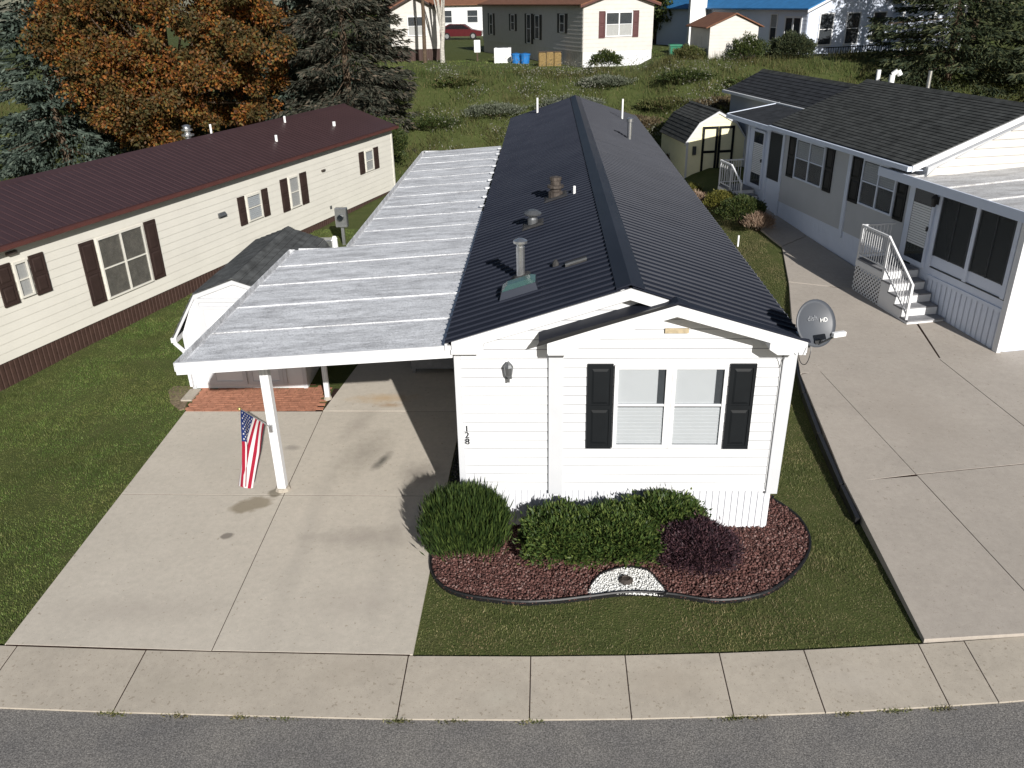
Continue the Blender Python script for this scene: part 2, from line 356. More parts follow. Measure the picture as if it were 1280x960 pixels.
# ================================================================== SETTING
xs = np.concatenate([np.arange(-120, -30, 10), np.arange(-30, 30, .75), np.arange(30, 121, 10)])
ys = np.concatenate([np.arange(-60, -12, 8), np.arange(-12, -4.2, .6), np.arange(-4.2, -1.8, .08), np.arange(-1.8, 42, .6), np.arange(42, 60, 3), np.arange(60, 261, 20)])
X, Y = np.meshgrid(xs, ys, indexing='ij'); Z = h(X, Y)+.025*np.sin(X*1.7+Y*.9)*np.sin(Y*1.3-X*.4)*(Y > 6)
Z = Z-.14*(Y < np.vectorize(yb)(X)-.02)-.028
idx = np.arange(X.size).reshape(X.shape)
F = np.stack([idx[:-1, :-1], idx[1:, :-1], idx[1:, 1:], idx[:-1, 1:]], -1).reshape(-1, 4)
g = npmesh('ground', np.stack([X, Y, Z], -1).reshape(-1, 3), F, 'ground'); g['kind'] = 'structure'
for p in g.data.polygons: p.use_smooth = True
# lawn sheets lie a little above the soil
# road
mb = MB(); rx = [-60+2*i for i in range(61)]
for a, b in zip(rx, rx[1:]):
    mb.poly([(a, -11, -.1), (b, -11, -.1), (b, yf(b)+.05, -.095), (a, yf(a)+.05, -.095)])
ro = mb.build('road', 'asphalt'); ro['kind'] = 'structure'
def slab(name, pts, z, mat, parent, th=.12, gap=.012):
    """pts 4 corners (x,y), z function or number; edges pulled in to leave a joint, top edge eased"""
    c = np.mean(np.array(pts), 0); q = []
    for p in pts:
        p = np.array(p, float); dv = c-p; q.append(p+dv/np.linalg.norm(dv)*gap)
    zz = [(z(*p) if callable(z) else z) for p in q]
    mb = MB(); n = len(q); e = .004
    top = []
    for p, k in zip(q, zz):
        dv = c-p; pi = p+dv/np.linalg.norm(dv)*e; top.append((pi[0], pi[1], k))
    A = [mb.pt((p[0], p[1], k-th)) for p, k in zip(q, zz)]; B = [mb.pt((p[0], p[1], k-.004)) for p, k in zip(q, zz)]; T = [mb.pt(t) for t in top]
    mb.f += [A[::-1], T]
    for i in range(n): j = (i+1) % n; mb.f += [[A[i], A[j], B[j], B[i]], [B[i], B[j], T[j], T[i]]]
    return mb.build(name, mat, parent, recenter=True)
# pavement
pv = structure('pavement')
jx = [-16.5, -14.4, -12.1, -9.7, -7.7, -5.85, -4.04, -.48, 1.14, 2.38, 3.62, 4.74, 6.28, 6.9, 8.6, 10.4, 12.3, 14.2, 16]
for a, b in zip(jx, jx[1:]):
    zt = lambda x, y: .005 if y > (yb(x)+yf(x))/2 else -.075
    slab('slab', [(a, yf(a)), (b, yf(b)), (b, yb(b)), (a, yb(a))], zt, 'walk', pv, .15, .008)
mb = MB(); mb.prism([(-16.5, -3.9), (16, -3.4), (16, -2.2), (6.9, -2.6), (-.5, -3.0), (-16.5, -2.7)], (-.4, -.11), 2)
mb.build('pavement_bed', 'soil', pv)
mb = MB()
for a, b in zip(jx, jx[1:]): mb.poly([(a, yf(a)+.006, -.081), (b, yf(b)+.006, -.081), (b, yb(b)-.002, .0), (a, yb(a)-.002, .0)])
mb.build('joint_fill', 'soil', pv)
# driveway of the main house
dr = structure('driveway')
def dxl(y): return -6.04-.0445*(y+2.82)
def dxc(y): return -3.14-.0347*(y+2.92)
def dxr(y): return -.42 if y < 1 else -.4
zt = lambda x, y: .012+.0*y
rows = [None, .925, 4.17]
for a, b in ((None, .925), (.925, 4.17)):
    for f0, f1 in ((dxl, dxc), (dxc, dxr)):
        ya0 = yb(-6) if a is None else a
        y0 = (yb(f0(-2.9))+.012, yb(f1(-2.9))+.012) if a is None else (a, a)
        slab('slab', [(f0(y0[0]), y0[0]), (f1(y0[1]), y0[1]), (f1(b), b), (f0(b), b)], zt, 'drive', dr, .14, .008)
for a, b in ((4.17, 8.2), (8.2, 12.4), (12.4, 17.6)):
    slab('slab', [(dxc(a), a), (dxr(a), a), (dxr(b), b), (-2.9 if b > 6 else dxc(b), b)], lambda x, y: .014+max(0, .028*(y-4)), 'drive', dr, .14, .008)
MB().prism([(dxl(-2.86)+.02, yb(-6)+.003), (-4.6, yb(-4.6)+.003), (-3, yb(-3)+.003), (-.46, yb(-.46)+.003), (-.46, 4.2), (-.46, 5.6), (dxc(5.6)+.02, 5.6), (dxc(4.2), 4.2), (dxl(4.2)+.02, 4.16)], (-.1, .0085), 2).build('joint_fill', 'soil', dr)
# brick pavers
pp = structure('paver_patio'); MB().prism([(-6.38, 4.18), (-3.42, 4.18), (-3.5, 5.6), (-6.6, 5.6)], (-.1, -.012), 2).build('paver_bed', 'soil', pp)
brk = MB().box(-.096, .096, -.046, .046, -.05, 0).build('paver', 'paver_red', pp, bevel=.004); first = True; nb = 0
y = 4.235; r = 0
while y < 5.62:
    xl = dxl(y)-.0; x = xl+.1-(r % 2)*.05
    while x < dxc(y)-.09:
        o = brk if first else inst(brk, (0, 0, 0), pp); first = False
        o.location = (x, y, .012+random.uniform(-.004, .004)); o.rotation_euler = (random.uniform(-.01, .01), random.uniform(-.01, .01), random.uniform(-.02, .02)); nb += 1
        x += .2
    y += .0985; r += 1
# neighbour driveway
nd = structure('side_driveway')
HD = lambda x, y: hz(9, y)+.03
def nl(y): return float(np.interp(y, [-2.6, 0, 2.3, 5.4, 8, 11.15], [6.36, 6.45, 6.57, 6.9, 7.4, 8.13]))
def nj(y): return float(np.interp(y, [-2.6, -1.56, 1.3, 6.66, 11.15], [8.27, 8.16, 7.84, 7.24, 7.2]))
def rwx(y): return 11.63-(y-6.55)*.2153   # wall line x at y
def crossy(y0, x, s=.175): return y0+(x-6.7)*s
Y1 = lambda x: crossy(1.21, x); Y2 = lambda x: crossy(5.40, x, .2); Y0 = lambda x: yb(x)+.012
for lo, hi in ((Y0, Y1), (Y1, Y2)):
    A = nl; B = nj
    pts = [(nl(lo(6.4)), lo(6.4)), (nj(lo(8)), lo(8)), (nj(hi(7.8)), hi(7.8)), (nl(hi(6.7)), hi(6.7))]
    slab('slab', pts, HD, 'ndrive', nd, .42, .012)
    for k in range(2):
        xa = [lambda y, q=k: nj(y)+q*2.9, lambda y, q=k: nj(y)+(q+1)*2.9]
        ya, yb2 = nj(0)+k*2.9, nj(0)+(k+1)*2.9
        slab('slab', [(xa[0](lo(ya)), lo(ya)), (xa[1](lo(yb2)), lo(yb2)), (xa[1](hi(yb2)), hi(yb2)), (xa[0](hi(ya)), hi(ya))], HD, 'ndrive', nd, .42, .012)
slab('slab', [(nl(5.43), Y2(6.9)), (10.2, Y2(10.2)), (10.75, 10.2), (8.13, 11.15), (7.4, 8.0)], HD, 'ndrive', nd, .42, .012)
slab('slab', [(8.13, 11.17), (10.75, 10.22), (9.75, 15.2), (8.7, 14.2)], HD, 'ndrive', nd, .3, .012)
slab('slab', [(8.7, 14.22), (9.75, 15.22), (9.2, 18.4), (8.1, 17.8)], HD, 'ndrive', nd, .3, .012)
slab('slab', [(10.22, Y2(10.2)), (11.9, Y2(11.9)), (11.6, 6.75), (10.8, 10.1)], HD, 'ndrive', nd, .3, .012)

mb = MB(); yl = [-2.4+.4*i for i in range(34)]
for a, b in zip(yl, yl[1:]): mb.poly([(nl(a)+.03, a, HD(0, a)-.005), (9.4 if a > 9 else 11.0, a, HD(0, a)-.005), (9.4 if a > 9 else 11.0, b, HD(0, b)-.005), (nl(b)+.03, b, HD(0, b)-.005)])
mb.build('joint_fill', 'soil', nd)
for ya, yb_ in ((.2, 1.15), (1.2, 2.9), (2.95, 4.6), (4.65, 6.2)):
    MB().bar((nl(ya)-.045, ya, hz(9, ya)-.085), (nl(yb_)-.045, yb_, hz(9, yb_)-.085), .07, .16).build('edge_shade_strip', 'plastic_black', nd)  # added black strip for the slab's shaded side, its shadow and dark soil
# planting bed, rocks and edging
bedp = [(-.40, -.25), (-.46, -.6), (-.36, -1.26), (.03, -1.68), (.85, -1.86), (1.4, -1.84), (1.95, -1.74), (2.5, -1.64), (3.1, -1.66), (3.82, -1.79), (4.55, -1.59), (5.17, -.99), (5.49, -.38), (5.5, .28), (5.2, .85), (4.95, .95), (4.95, .05), (0, .05), (-.02, -.05)]
bed = [(-.4, .03), (-.41, -.25)]+smooth_loop(bedp[:16], 5)[5:-8]+[(5.1, .95), (4.93, .95), (4.93, .03)]
bo = MB().prism(bed, (-.1, .012), 2).build('planting_bed', 'soil'); bo['kind'] = 'structure'
patch = smooth_loop([(1.97, -1.71), (2.02, -1.45), (2.2, -1.2), (2.52, -1.07), (2.85, -1.12), (3.0, -1.4), (3.07, -1.67), (2.7, -1.67), (2.35, -1.66)], 5)
def rocks(name, polys, dens, rmin, rmax, mat, excl=None, label=None, z0=.012, layers=2):
    a = np.array(polys); x0, y0 = a.min(0); x1, y1 = a.max(0); n = int((x1-x0)*(y1-y0)*dens)
    x = rng.uniform(x0, x1, n); y = rng.uniform(y0, y1, n); k = inpoly(x, y, polys)
    if excl is not None: k &= ~inpoly(x, y, excl)
    x = x[k]; y = y[k]; n = len(x); r = rng.uniform(rmin, rmax, n)
    base = np.array([(1, 0, 0), (-1, 0, 0), (0, 1, 0), (0, -1, 0), (0, 0, 1), (0, 0, -1)], float)
    fc = np.array([(0, 2, 4), (2, 1, 4), (1, 3, 4), (3, 0, 4), (2, 0, 5), (1, 2, 5), (3, 1, 5), (0, 3, 5)])
    sc = rng.uniform(.6, 1.25, (n, 6, 1)); A = np.linalg.qr(rng.normal(size=(n, 3, 3)))[0]
    V = np.einsum('nij,kj->nki', A, base)*sc*r[:, None, None]+np.stack([x, y, h(x, y)+z0+rng.uniform(0, 1, n)*r*1.3], -1)[:, None, :]
    Fm = (np.arange(n)[:, None, None]*6+fc[None]).reshape(-1, 3)
    o = npmesh(name, V.reshape(-1, 3), Fm, mat, None, (float(x.mean()), float(y.mean()), 0)); tag(o, label, name.replace('_', ' '), None, 'stuff'); return o
rocks('lava_rock', bed, 4200, .008, .03, 'rock_red', patch, 'rust red crushed lava rock filling the planting bed')
rocks('white_stone', patch, 6500, .008, .018, 'rock_white', None, 'white marble chips in the half round patch of the bed', .02)
rocks('dark_gravel', [(-.38, -.05), (-.02, .02), (-.02, 9), (-.38, 9)], 1500, .012, .026, 'rock_dark', None, 'dark gravel strip between driveway and white house')
mb = MB(); ed = [(-.41, -.2)]+smooth_loop(bedp[:16], 5)[5:-8]
for p, q in zip(ed, ed[1:]): mb.tube((p[0], p[1], .045), (q[0], q[1], .045), .022, n=6, cap=False); mb.bar((p[0], p[1], .0), (q[0], q[1], .0), .012, .08)
tag(mb.build('bed_edging', 'edging', smooth=False), 'black plastic edging curving round the lava rock bed', 'edging')
pe = patch[2:-12]
mb = MB()
for p, q in zip(pe, pe[1:]): mb.bar((p[0], p[1], .03), (q[0], q[1], .03), .014, .07)
tag(mb.build('stone_edging', 'edging'), 'thin black edging arched round the white stone patch', 'edging')
tag(MB().lathe((2.52, -1.38, .03), [(.02, 0), (.1, .005), (.11, .03), (.06, .06), (.055, .05), (.01, .05)], 10).build('stepping_dial', 'rusty'), 'small round rusty ornament lying on white stones', 'ornament')

# ================================================================== MAIN HOUSE
W = 4.9; ZS = .74; RX, RZ = 2.52, 4.22; EL = (-.12, 3.38); ER = (5.02, 3.40); YF, YB = -.25, 24.1
mh = thing('mobile_home', (2.44, 0, 0), 'long white mobile home with black ribbed metal roof and black front shutters', 'house')
def roofz(x): return RZ+(x-RX)*(RZ-EL[1])/(RX-EL[0]) if x < RX else RZ-(x-RX)*(RZ-ER[1])/(ER[0]-RX)
MB().prism([(0, ZS), (W, ZS), (W, roofz(W)-.1), (RX, RZ-.1), (0, roofz(0)-.1)], (.0, 23.9), 1).build('wall', 'white', mh)
# siding boards on the front wall (laps)
def lap(F, t0, t1, z0, exp, name, mat, parent, th=.02, t0b=None, t1b=None, seam=None):
    t0b = t0 if t0b is None else t0b; t1b = t1 if t1b is None else t1b; k = (exp-.017)/exp if seam else 1.
    ta = t0+(t0b-t0)*k; tb = t1+(t1b-t1)*k; tk = th*(1-.75*k); zk = z0+exp*k
    mb = MB(F); mb.hexa([(t0, 0, z0), (t1, 0, z0), (t1, th, z0), (t0, th, z0), (ta, 0, zk), (tb, 0, zk), (tb, tk, zk), (ta, tk, zk)])
    if seam: mb.hexa([(ta, 0, zk), (tb, 0, zk), (tb, tk-.001, zk), (ta, tk-.001, zk), (t0b, 0, z0+exp), (t1b, 0, z0+exp), (t1b, th*.25-.001, z0+exp), (t0b, th*.25-.001, z0+exp)])  # top strip in darker grey: lap shade put into the colour
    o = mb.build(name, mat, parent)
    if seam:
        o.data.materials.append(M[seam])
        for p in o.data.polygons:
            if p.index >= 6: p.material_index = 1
    return o
FR = frame((0, 0), (1, 0), (0, -1)); FBp = frame((0, -.03), (1, 0), (0, -1))
EXP = .1525
def gable_x(z, lo, hi, off=.12):
    """x interval of the front under the main roof at height z"""
    a = lo; b = hi
    zl = z+off
    if zl > EL[1]: a = max(lo, EL[0]+(zl-EL[1])/((RZ-EL[1])/(RX-EL[0])))
    if zl > ER[1]: b = min(hi, ER[0]-(zl-ER[1])/((RZ-ER[1])/(ER[0]-RX)))
    return a, b
k = 0; first = None
while ZS+k*EXP < 4.0:
    z = ZS+k*EXP; a, b = gable_x(z, .075, 3.3 if z > 3.3 else 1.38); a2, b2 = gable_x(z+EXP, .075, 3.3 if z > 3.3 else 1.38)
    if b2-a2 > .1: lap(FR, a, b, z, EXP, 'siding_board', 'white', mh, .014, t0b=a2, t1b=b2, seam='lap_shade')
    k += 1
# bump-out
PX, PZ, PL, PR, PE = 3.16, 4.0, 1.3, 5.03, 3.45
def pedz(x): return PZ-abs(x-PX)*(PZ-PE)/(PX-PL)
MB().prism([(1.42, ZS+.01), (4.93, ZS+.01), (4.93, pedz(4.93)-.06), (PX, PZ-.06), (1.42, pedz(1.42)-.06)], (-.03, .02), 1).build('front_bay', 'white', mh)
k = 0
while ZS+.02+k*EXP < 3.85:
    z = ZS+.02+k*EXP
    def lim(z):
        zz = z+.12
        if zz <= pedz(1.6): return 1.6, 4.78
        dxx = (PZ-zz)/((PZ-PE)/(PX-PL)); return max(1.6, PX-dxx), min(4.78, PX+dxx)
    a, b = lim(z); a2, b2 = lim(z+EXP)
    if b2-a2 > .12: lap(FBp, a, b, z, EXP, 'siding_board', 'white', mh, .014, t0b=a2, t1b=b2, seam='lap_shade')
    k += 1
MB().box(1.38, 1.6, -.062, .01, ZS-.04, 3.3).build('corner_board', 'white_trim', mh, bevel=.004)
MB().hexa([(4.8, -.062, ZS-.02), (4.975, -.062, ZS-.02), (4.975, .06, ZS-.02), (4.8, .06, ZS-.02), (4.8, -.062, 3.42), (5.0, -.062, 3.42), (5.0, .06, 3.42), (4.8, .06, 3.42)]).build('corner_board', 'white_trim', mh, bevel=.004)
MB().box(-.025, .075, -.05, .08, ZS-.02, 3.3).build('corner_board', 'white_trim', mh, bevel=.004)
MB().tube((4.785, -.068, .8), (4.785, -.068, 3.3), .005, n=5).build('cable', 'plastic_black', mh)
# side siding
for sx, x in ((-1, 0), (1, W)):
    FS = frame((x, 0), (0, 1), (sx, 0)); b0 = lap(FS, .08, 23.9, ZS, EXP, 'siding_board', 'white', mh)
    for k in range(1, 16): inst(b0, (0, 0, k*EXP), mh)
# skirting: ribbed panels
def skirt(F, t0, t1, z0, z1, mat, parent, pw=.4, rib=.1, depth=.014):
    n = max(1, round((t1-t0)/pw)); pw = (t1-t0)/n
    for i in range(n):
        a = t0+i*pw; mb = MB(F); m = max(1, round(pw/rib)); rw = pw/m; prof = []
        for j in range(m):
            q = a+j*rw; prof += [(q, 0), (q+rw*.08, depth), (q+rw*.74, depth), (q+rw*.82, 0)]
        prof.append((a+pw, 0))
        A = [mb.pt((t, u, z0)) for t, u in prof]; B = [mb.pt((t, u, z1)) for t, u in prof]
        for j in range(len(prof)-1): mb.f.append([A[j], A[j+1], B[j+1], B[j]])
        Bk = [mb.pt((a, -.02, z0)), mb.pt((a+pw, -.02, z0)), mb.pt((a+pw, -.02, z1)), mb.pt((a, -.02, z1))]
        mb.f += [Bk, [A[0], B[0], Bk[3], Bk[0]], [A[-1], Bk[1], Bk[2], B[-1]]]
        mb.build('skirt_panel', mat, parent)
skirt(frame((0, .03), (1, 0), (0, -1)), .03, 4.9, -.1, ZS-.0, 'skirt_white', mh, .41, .1025, .02)
skirt(frame((W-.04, 0), (0, 1), (1, 0)), .05, 23.8, -.1, ZS+.02, 'skirt_white', mh, 1.2, .15)
skirt(frame((.04, 0), (0, 1), (-1, 0)), .05, 23.8, -.1, ZS+.02, 'skirt_white', mh, 1.2, .15)
# roof panels with ribs
def ribbed_panel(p_low, p_high, y0, width, nrib, mat, parent, rh=.024, F=None):
    """p_low,p_high=(x,z) in section; extruded along y with trapezoid ribs"""
    lo = np.array(p_low); hi = np.array(p_high); d = (hi-lo)/np.linalg.norm(hi-lo); nrm = np.array([-d[1], d[0]])
    if nrm[1] < 0: nrm = -nrm
    sp = width/nrib; prof = []
    for j in range(nrib):
        q = j*sp; prof += [(q, 0), (q+sp*.42, 0), (q+sp*.46, rh), (q+sp*.56, rh), (q+sp*.63, 0)]
    prof.append((width, 0)); mb = MB(F)
    def P(base, v, off): e = base+nrm*(v+off); return (e[0], y0+q_, e[1])
    rings = []
    for base in (lo, hi):
        ring = []
        for q_, v in prof: ring.append(mb.pt(P(base, v, 0)))
        for q_, v in prof[::-1]: ring.append(mb.pt(P(base, 0, -.015)))
        rings.append(ring)
    n = len(rings[0]); half = len(prof)
    for i in range(n): j = (i+1) % n; mb.f.append([rings[0][i], rings[0][j], rings[1][j], rings[1][i]])
    for rg in rings:
        for i in range(half-1): mb.f.append([rg[i], rg[i+1], rg[n-2-i], rg[n-1-i]])
    return mb.build('roof_panel', mat, parent)
NP = 27; pw = (YB-YF)/NP
for lo, hi in (((EL[0], EL[1]), (RX-.03, RZ-.01)), ((ER[0], ER[1]), (RX+.03, RZ-.01))):
    p0 = ribbed_panel(lo, hi, YF, pw-.001, 4, 'metal_roof', mh)
    for i in range(1, NP): inst(p0, (0, i*pw, random.uniform(-.002, .002)), mh)
MB().prism([(RX-.2, RZ-.05), (RX-.2, RZ-.035), (RX, RZ+.045), (RX+.2, RZ-.035), (RX+.2, RZ-.05), (RX, RZ+.02)], (YF-.015, YB+.01), 1).build('ridge_cap', 'metal_roof', mh)
# fascia, soffit returns
def rake(x0, z0, x1, z1, ya, ybk, hgt, mat, name='fascia', parent=mh):
    return MB().prism([(x0, z0-hgt), (x1, z1-hgt), (x1, z1), (x0, z0)], (ya, ybk), 1).build(name, mat, parent)
rake(EL[0]+.1, EL[1]+.01, RX, RZ-.035, YF-.012, YF+.02, .165, 'white')
rake(RX, RZ-.035, 3.3, roofz(3.3)-.035, YF-.012, YF+.02, .165, 'white')
rake(EL[0]+.12, EL[1]-.135, RX, RZ-.19, YF+.02, .0, .012, 'white_trim', 'soffit'); rake(RX, RZ-.19, 3.3, roofz(3.3)-.19, YF+.02, .0, .012, 'white_trim', 'soffit')
MB().prism([(-.03, 3.2), (.4, 3.2), (.44, 3.27), (.44, 3.42), (-.03, 3.27)], (YF-.016, .0), 1).build('eave_return', 'white', mh)
# pediment
dk = 'metal_roof'
MB().prism([(PL-.06, PE-.03), (PL-.06, PE+.0), (PX, PZ+.03), (PX, PZ)], (-.43, -.005), 1).build('bay_roof', dk, mh)
MB().prism([(PL-.1, PE-.06), (PL-.06, PE+.006), (PX, PZ+.05), (PX, PZ+.02)], (-.445, -.4), 1).build('drip_edge', 'plastic_black', mh)
MB().prism([(PX, PZ), (PX, PZ+.03), (PR, PE+.012), (PR, PE-.015)], (-.43, -.26), 1).build('bay_roof', dk, mh)
MB().prism([(PX-.16, PZ-.02), (PX, PZ+.06), (PX+.16, PZ-.01), (PX, PZ+.03)], (-.45, -.24), 1).build('ridge_cap', dk, mh)
rake(PL+.06, PE-.01, PX, PZ-.005, -.42, -.385, .17, 'white'); rake(PX, PZ-.005, PR-.03, PE, -.42, -.385, .17, 'white')
MB().prism([(PL+.06, PE-.19), (PX, PZ-.18), (PR-.03, PE-.18), (PR-.03, PE-.165), (PX, PZ-.165), (PL+.06, PE-.175)], (-.385, -.03), 1).build('soffit', 'white_trim', mh)
MB().prism([(PL+.07, PE-.2), (PL+.43, PE-.2), (PL+.5, PE-.12), (PL+.5, PE+.0), (PL+.07, PE-.1)], (-.422, -.03), 1).build('eave_return', 'white', mh)
MB().prism([(PR-.04, PE-.2), (PR-.43, PE-.2), (PR-.55, PE-.12), (PR-.55, PE), (PR-.04, PE-.1)], (-.422, -.03), 1).build('eave_return', 'white', mh)
MB().box(3.06, 3.4, -.075, -.045, 3.445, 3.515).build('bare_patch', 'tan_patch', mh)['label'] = 'tan patch of bare board below the gable peak'
# windows ----------------------------------------------------------
def window(F, t0, t1, z0, z1, parent, u=0, fr=.05, mid=.5, mull=1, framemat='white', back='shade_dark', upper=None, lower=None, glassm='glass', depth=.05, slats=0):
    mb = MB(F); D = u+depth
    mb.box(t0, t1, u, D, z0, z0+fr); mb.box(t0, t1, u, D, z1-fr, z1); mb.box(t0, t0+fr, u, D, z0+fr, z1-fr); mb.box(t1-fr, t1, u, D, z0+fr, z1-fr)
    wv = mb.build('window', framemat, parent); n = mull; iw = (t1-t0-2*fr)/n
    for i in range(1, n): MB(F).box(t0+fr+i*iw-fr*.6, t0+fr+i*iw+fr*.6, u, D-.003, z0+fr, z1-fr).build('mullion', framemat, wv)
    zm = z0+(z1-z0)*mid
    for i in range(n):
        a = t0+fr+i*iw+(fr*.6 if i else 0); b = t0+fr+(i+1)*iw-(fr*.6 if i < n-1 else 0)
        parts = [(z0+fr, zm-.018, lower or back), (zm+.018, z1-fr, upper or back)] if mid else [(z0+fr, z1-fr, back)]
        if mid: MB(F).box(a, b, u+.005, D-.012, zm-.018, zm+.018).build('sash_rail', framemat, wv)
        for q, (c0, c1, bk) in enumerate(parts):
            if bk == 'half':
                MB(F).box(a, b-(b-a)*.16, u+.004, u+.008, c0, c1).build('blind', 'blind', wv); MB(F).box(b-(b-a)*.16, b, u+.004, u+.008, c0, c1).build('blind_gap', 'shade_dark', wv)
            elif bk == 'slat':
                MB(F).box(a, b, u+.001, u+.003, c0, c1).build('window_back', 'shade_dark', wv)
                mb = MB(F); zz = c0+.02
                while zz < c1-.03: mb.hexa([(a, u+.004, zz), (b, u+.004, zz), (b, u+.012, zz-.012), (a, u+.012, zz-.012), (a, u+.004, zz+.045), (b, u+.004, zz+.045), (b, u+.012, zz+.033), (a, u+.012, zz+.033)]); zz += .062
                mb.build('blind', 'blind', wv)
            else: MB(F).box(a, b, u+.002, u+.006, c0, c1).build('curtain' if bk in ('curtain', 'blind') else 'window_back', bk, wv)
            MB(F).box(a, b, u+.024+q*.006, u+.028+q*.006, c0, c1).build('pane', glassm, wv)
    return wv
def shutter(F, t0, t1, z0, z1, mat, parent, u=0, panels=True, arcs=False):
    fr = .045; w_ = t1-t0; zm = (z0+z1)/2
    mb = MB(F); mb.box(t0+.01, t1-.01, u, u+.018, z0+.01, z1-.01)
    sh = mb.build('shutter', mat, parent)
    if not panels: return sh
    mb = MB(F)
    mb.box(t0, t0+fr, u, u+.034, z0, z1); mb.box(t1-fr, t1, u, u+.034, z0, z1)
    for a, b in ((z0, z0+fr*1.3), (zm-fr*.7, zm+fr*.7), (z1-fr*1.3, z1)): mb.box(t0+fr, t1-fr, u, u+.034, a, b)
    mb.build('shutter_frame', mat, sh)
    for a, b in ((z0+fr*1.3, zm-fr*.7), (zm+fr*.7, z1-fr*1.3)):
        MB(F).hexa([(t0+fr+.02, u+.018, a+.02), (t1-fr-.02, u+.018, a+.02), (t1-fr-.02, u+.018, b-.02), (t0+fr+.02, u+.018, b-.02), (t0+fr+.05, u+.03, a+.06), (t1-fr-.05, u+.03, a+.06), (t1-fr-.05, u+.03, b-.06), (t0+fr+.05, u+.03, b-.06)]).build('shutter_panel', mat, sh)
    return sh
window(FBp, 2.36, 3.17, 1.56, 2.94, mh, .018, .055, .53, 1, upper='half', lower='slat')
window(FBp, 3.21, 4.02, 1.56, 2.94, mh, .018, .055, .53, 1, upper='half', lower='slat')
MB(FBp).box(3.17, 3.21, .018, .06, 1.56, 2.94).build('window_post', 'white', mh)
shutter(FBp, 1.96, 2.34, 1.54, 2.96, 'black_paint', mh, .018); shutter(FBp, 4.05, 4.43, 1.54, 2.96, 'black_paint', mh, .018)
# house number
for i, ch in enumerate('128'):
    o = link(text_mesh(ch, .15), 'number', 'black_paint', None); o.rotation_euler = (R_(90), 0, 0); o.location = (.125, -.05, 1.86-.112*i); put(o, mh)
# roof vents etc. (on the left slope)
def slopept(x, y): return (x, y, roofz(x)+.02)
def rpx(x, y, dx=0): return slopept(x, y)
sl = math.atan((RZ-EL[1])/(RX-EL[0]))
p = slopept(.93, 1.75); o = MB().lathe(p, [(.07, -.05), (.07, .5), (.06, .5), (.06, .56), (.115, .56), (.115, .6), (.05, .63), (.012, .64)], 14).build('flue_pipe', 'galv', mh, smooth=False)
MB().hexa([(p[0]-.16, p[1]-.16, roofz(p[0]-.16)+.005), (p[0]+.16, p[1]-.16, roofz(p[0]+.16)+.005), (p[0]+.16, p[1]+.16, roofz(p[0]+.16)+.005), (p[0]-.16, p[1]+.16, roofz(p[0]-.16)+.005),
    (p[0]-.1, p[1]-.1, roofz(p[0]-.1)+.05), (p[0]+.1, p[1]-.1, roofz(p[0]+.1)+.05), (p[0]+.1, p[1]+.1, roofz(p[0]+.1)+.05), (p[0]-.1, p[1]+.1, roofz(p[0]-.1)+.05)]).build('flashing', 'tar', o)
def flash(p, s, parent, mat='tar'):
    MB().hexa([(p[0]+a*s, p[1]+b*s, roofz(p[0]+a*s)+.002) for a, b in ((-1, -1), (1, -1), (1, 1), (-1, 1))]+[(p[0]+a*s*.8, p[1]+b*s*.8, roofz(p[0]+a*s*.8)+.035) for a, b in ((-1, -1), (1, -1), (1, 1), (-1, 1))]).build('flashing', mat, parent)
p = slopept(1.08, 5.0); o = MB().lathe(p, [(.1, -.05), (.1, .1), (.08, .14), (.08, .17), (.17, .19), (.18, .22), (.09, .28), (.02, .29)], 14).build('roof_vent', 'grey_metal', mh); flash(p, .22, o)
p = slopept(1.55, 6.85); o = MB().lathe(p, [(.16, -.08), (.16, .1), (.12, .12), (.12, .18), (.18, .19), (.18, .24), (.11, .25), (.11, .34), (.13, .35), (.13, .41), (.05, .43)], 14).build('furnace_chimney', 'rusty', mh); flash(p, .26, o)
p = slopept(1.95, 6.6); MB().lathe(p, [(.03, -.03), (.03, .13), (.02, .14)], 8).build('vent_pipe', 'plastic_white', mh)
p = slopept(1.5, 1.75); MB().lathe(p, [(.06, -.02), (.05, .05), (.015, .1)], 8).build('vent_cap', 'tar', mh)
for xx in (1.82,):
    p = slopept(xx, 1.6); MB().hexa([(p[0]+a, p[1]+b, roofz(p[0]+a)+z) for z in (0, .05) for a, b in ((-.17, -.07), (.17, -.07), (.17, .07), (-.17, .07))]).build('roof_louver', 'tar', mh)
    MB().bar((p[0]-.17, p[1]-.08, roofz(p[0]-.17)+.05), (p[0]+.17, p[1]-.08, roofz(p[0]+.17)+.05), .025, .03).build('louver_lip', 'grey_metal', mh)
# skylight
def sk(x, y, z): return (x, y, roofz(x)+z)
o = MB().hexa([sk(.62, .82, 0), sk(1.22, .82, 0), sk(1.22, 1.28, 0), sk(.62, 1.28, 0), sk(.66, .86, .13), sk(1.18, .86, .13), sk(1.18, 1.24, .13), sk(.66, 1.24, .13)]).build('skylight', 'steel_blue', mh)
MB().hexa([sk(.66, .86, .132), sk(1.18, .86, .132), sk(1.18, 1.24, .132), sk(.66, 1.24, .132), sk(.74, .95, .19), sk(1.1, .95, .19), sk(1.1, 1.16, .19), sk(.74, 1.16, .19)]).build('skylight_dome', 'skylight', o)
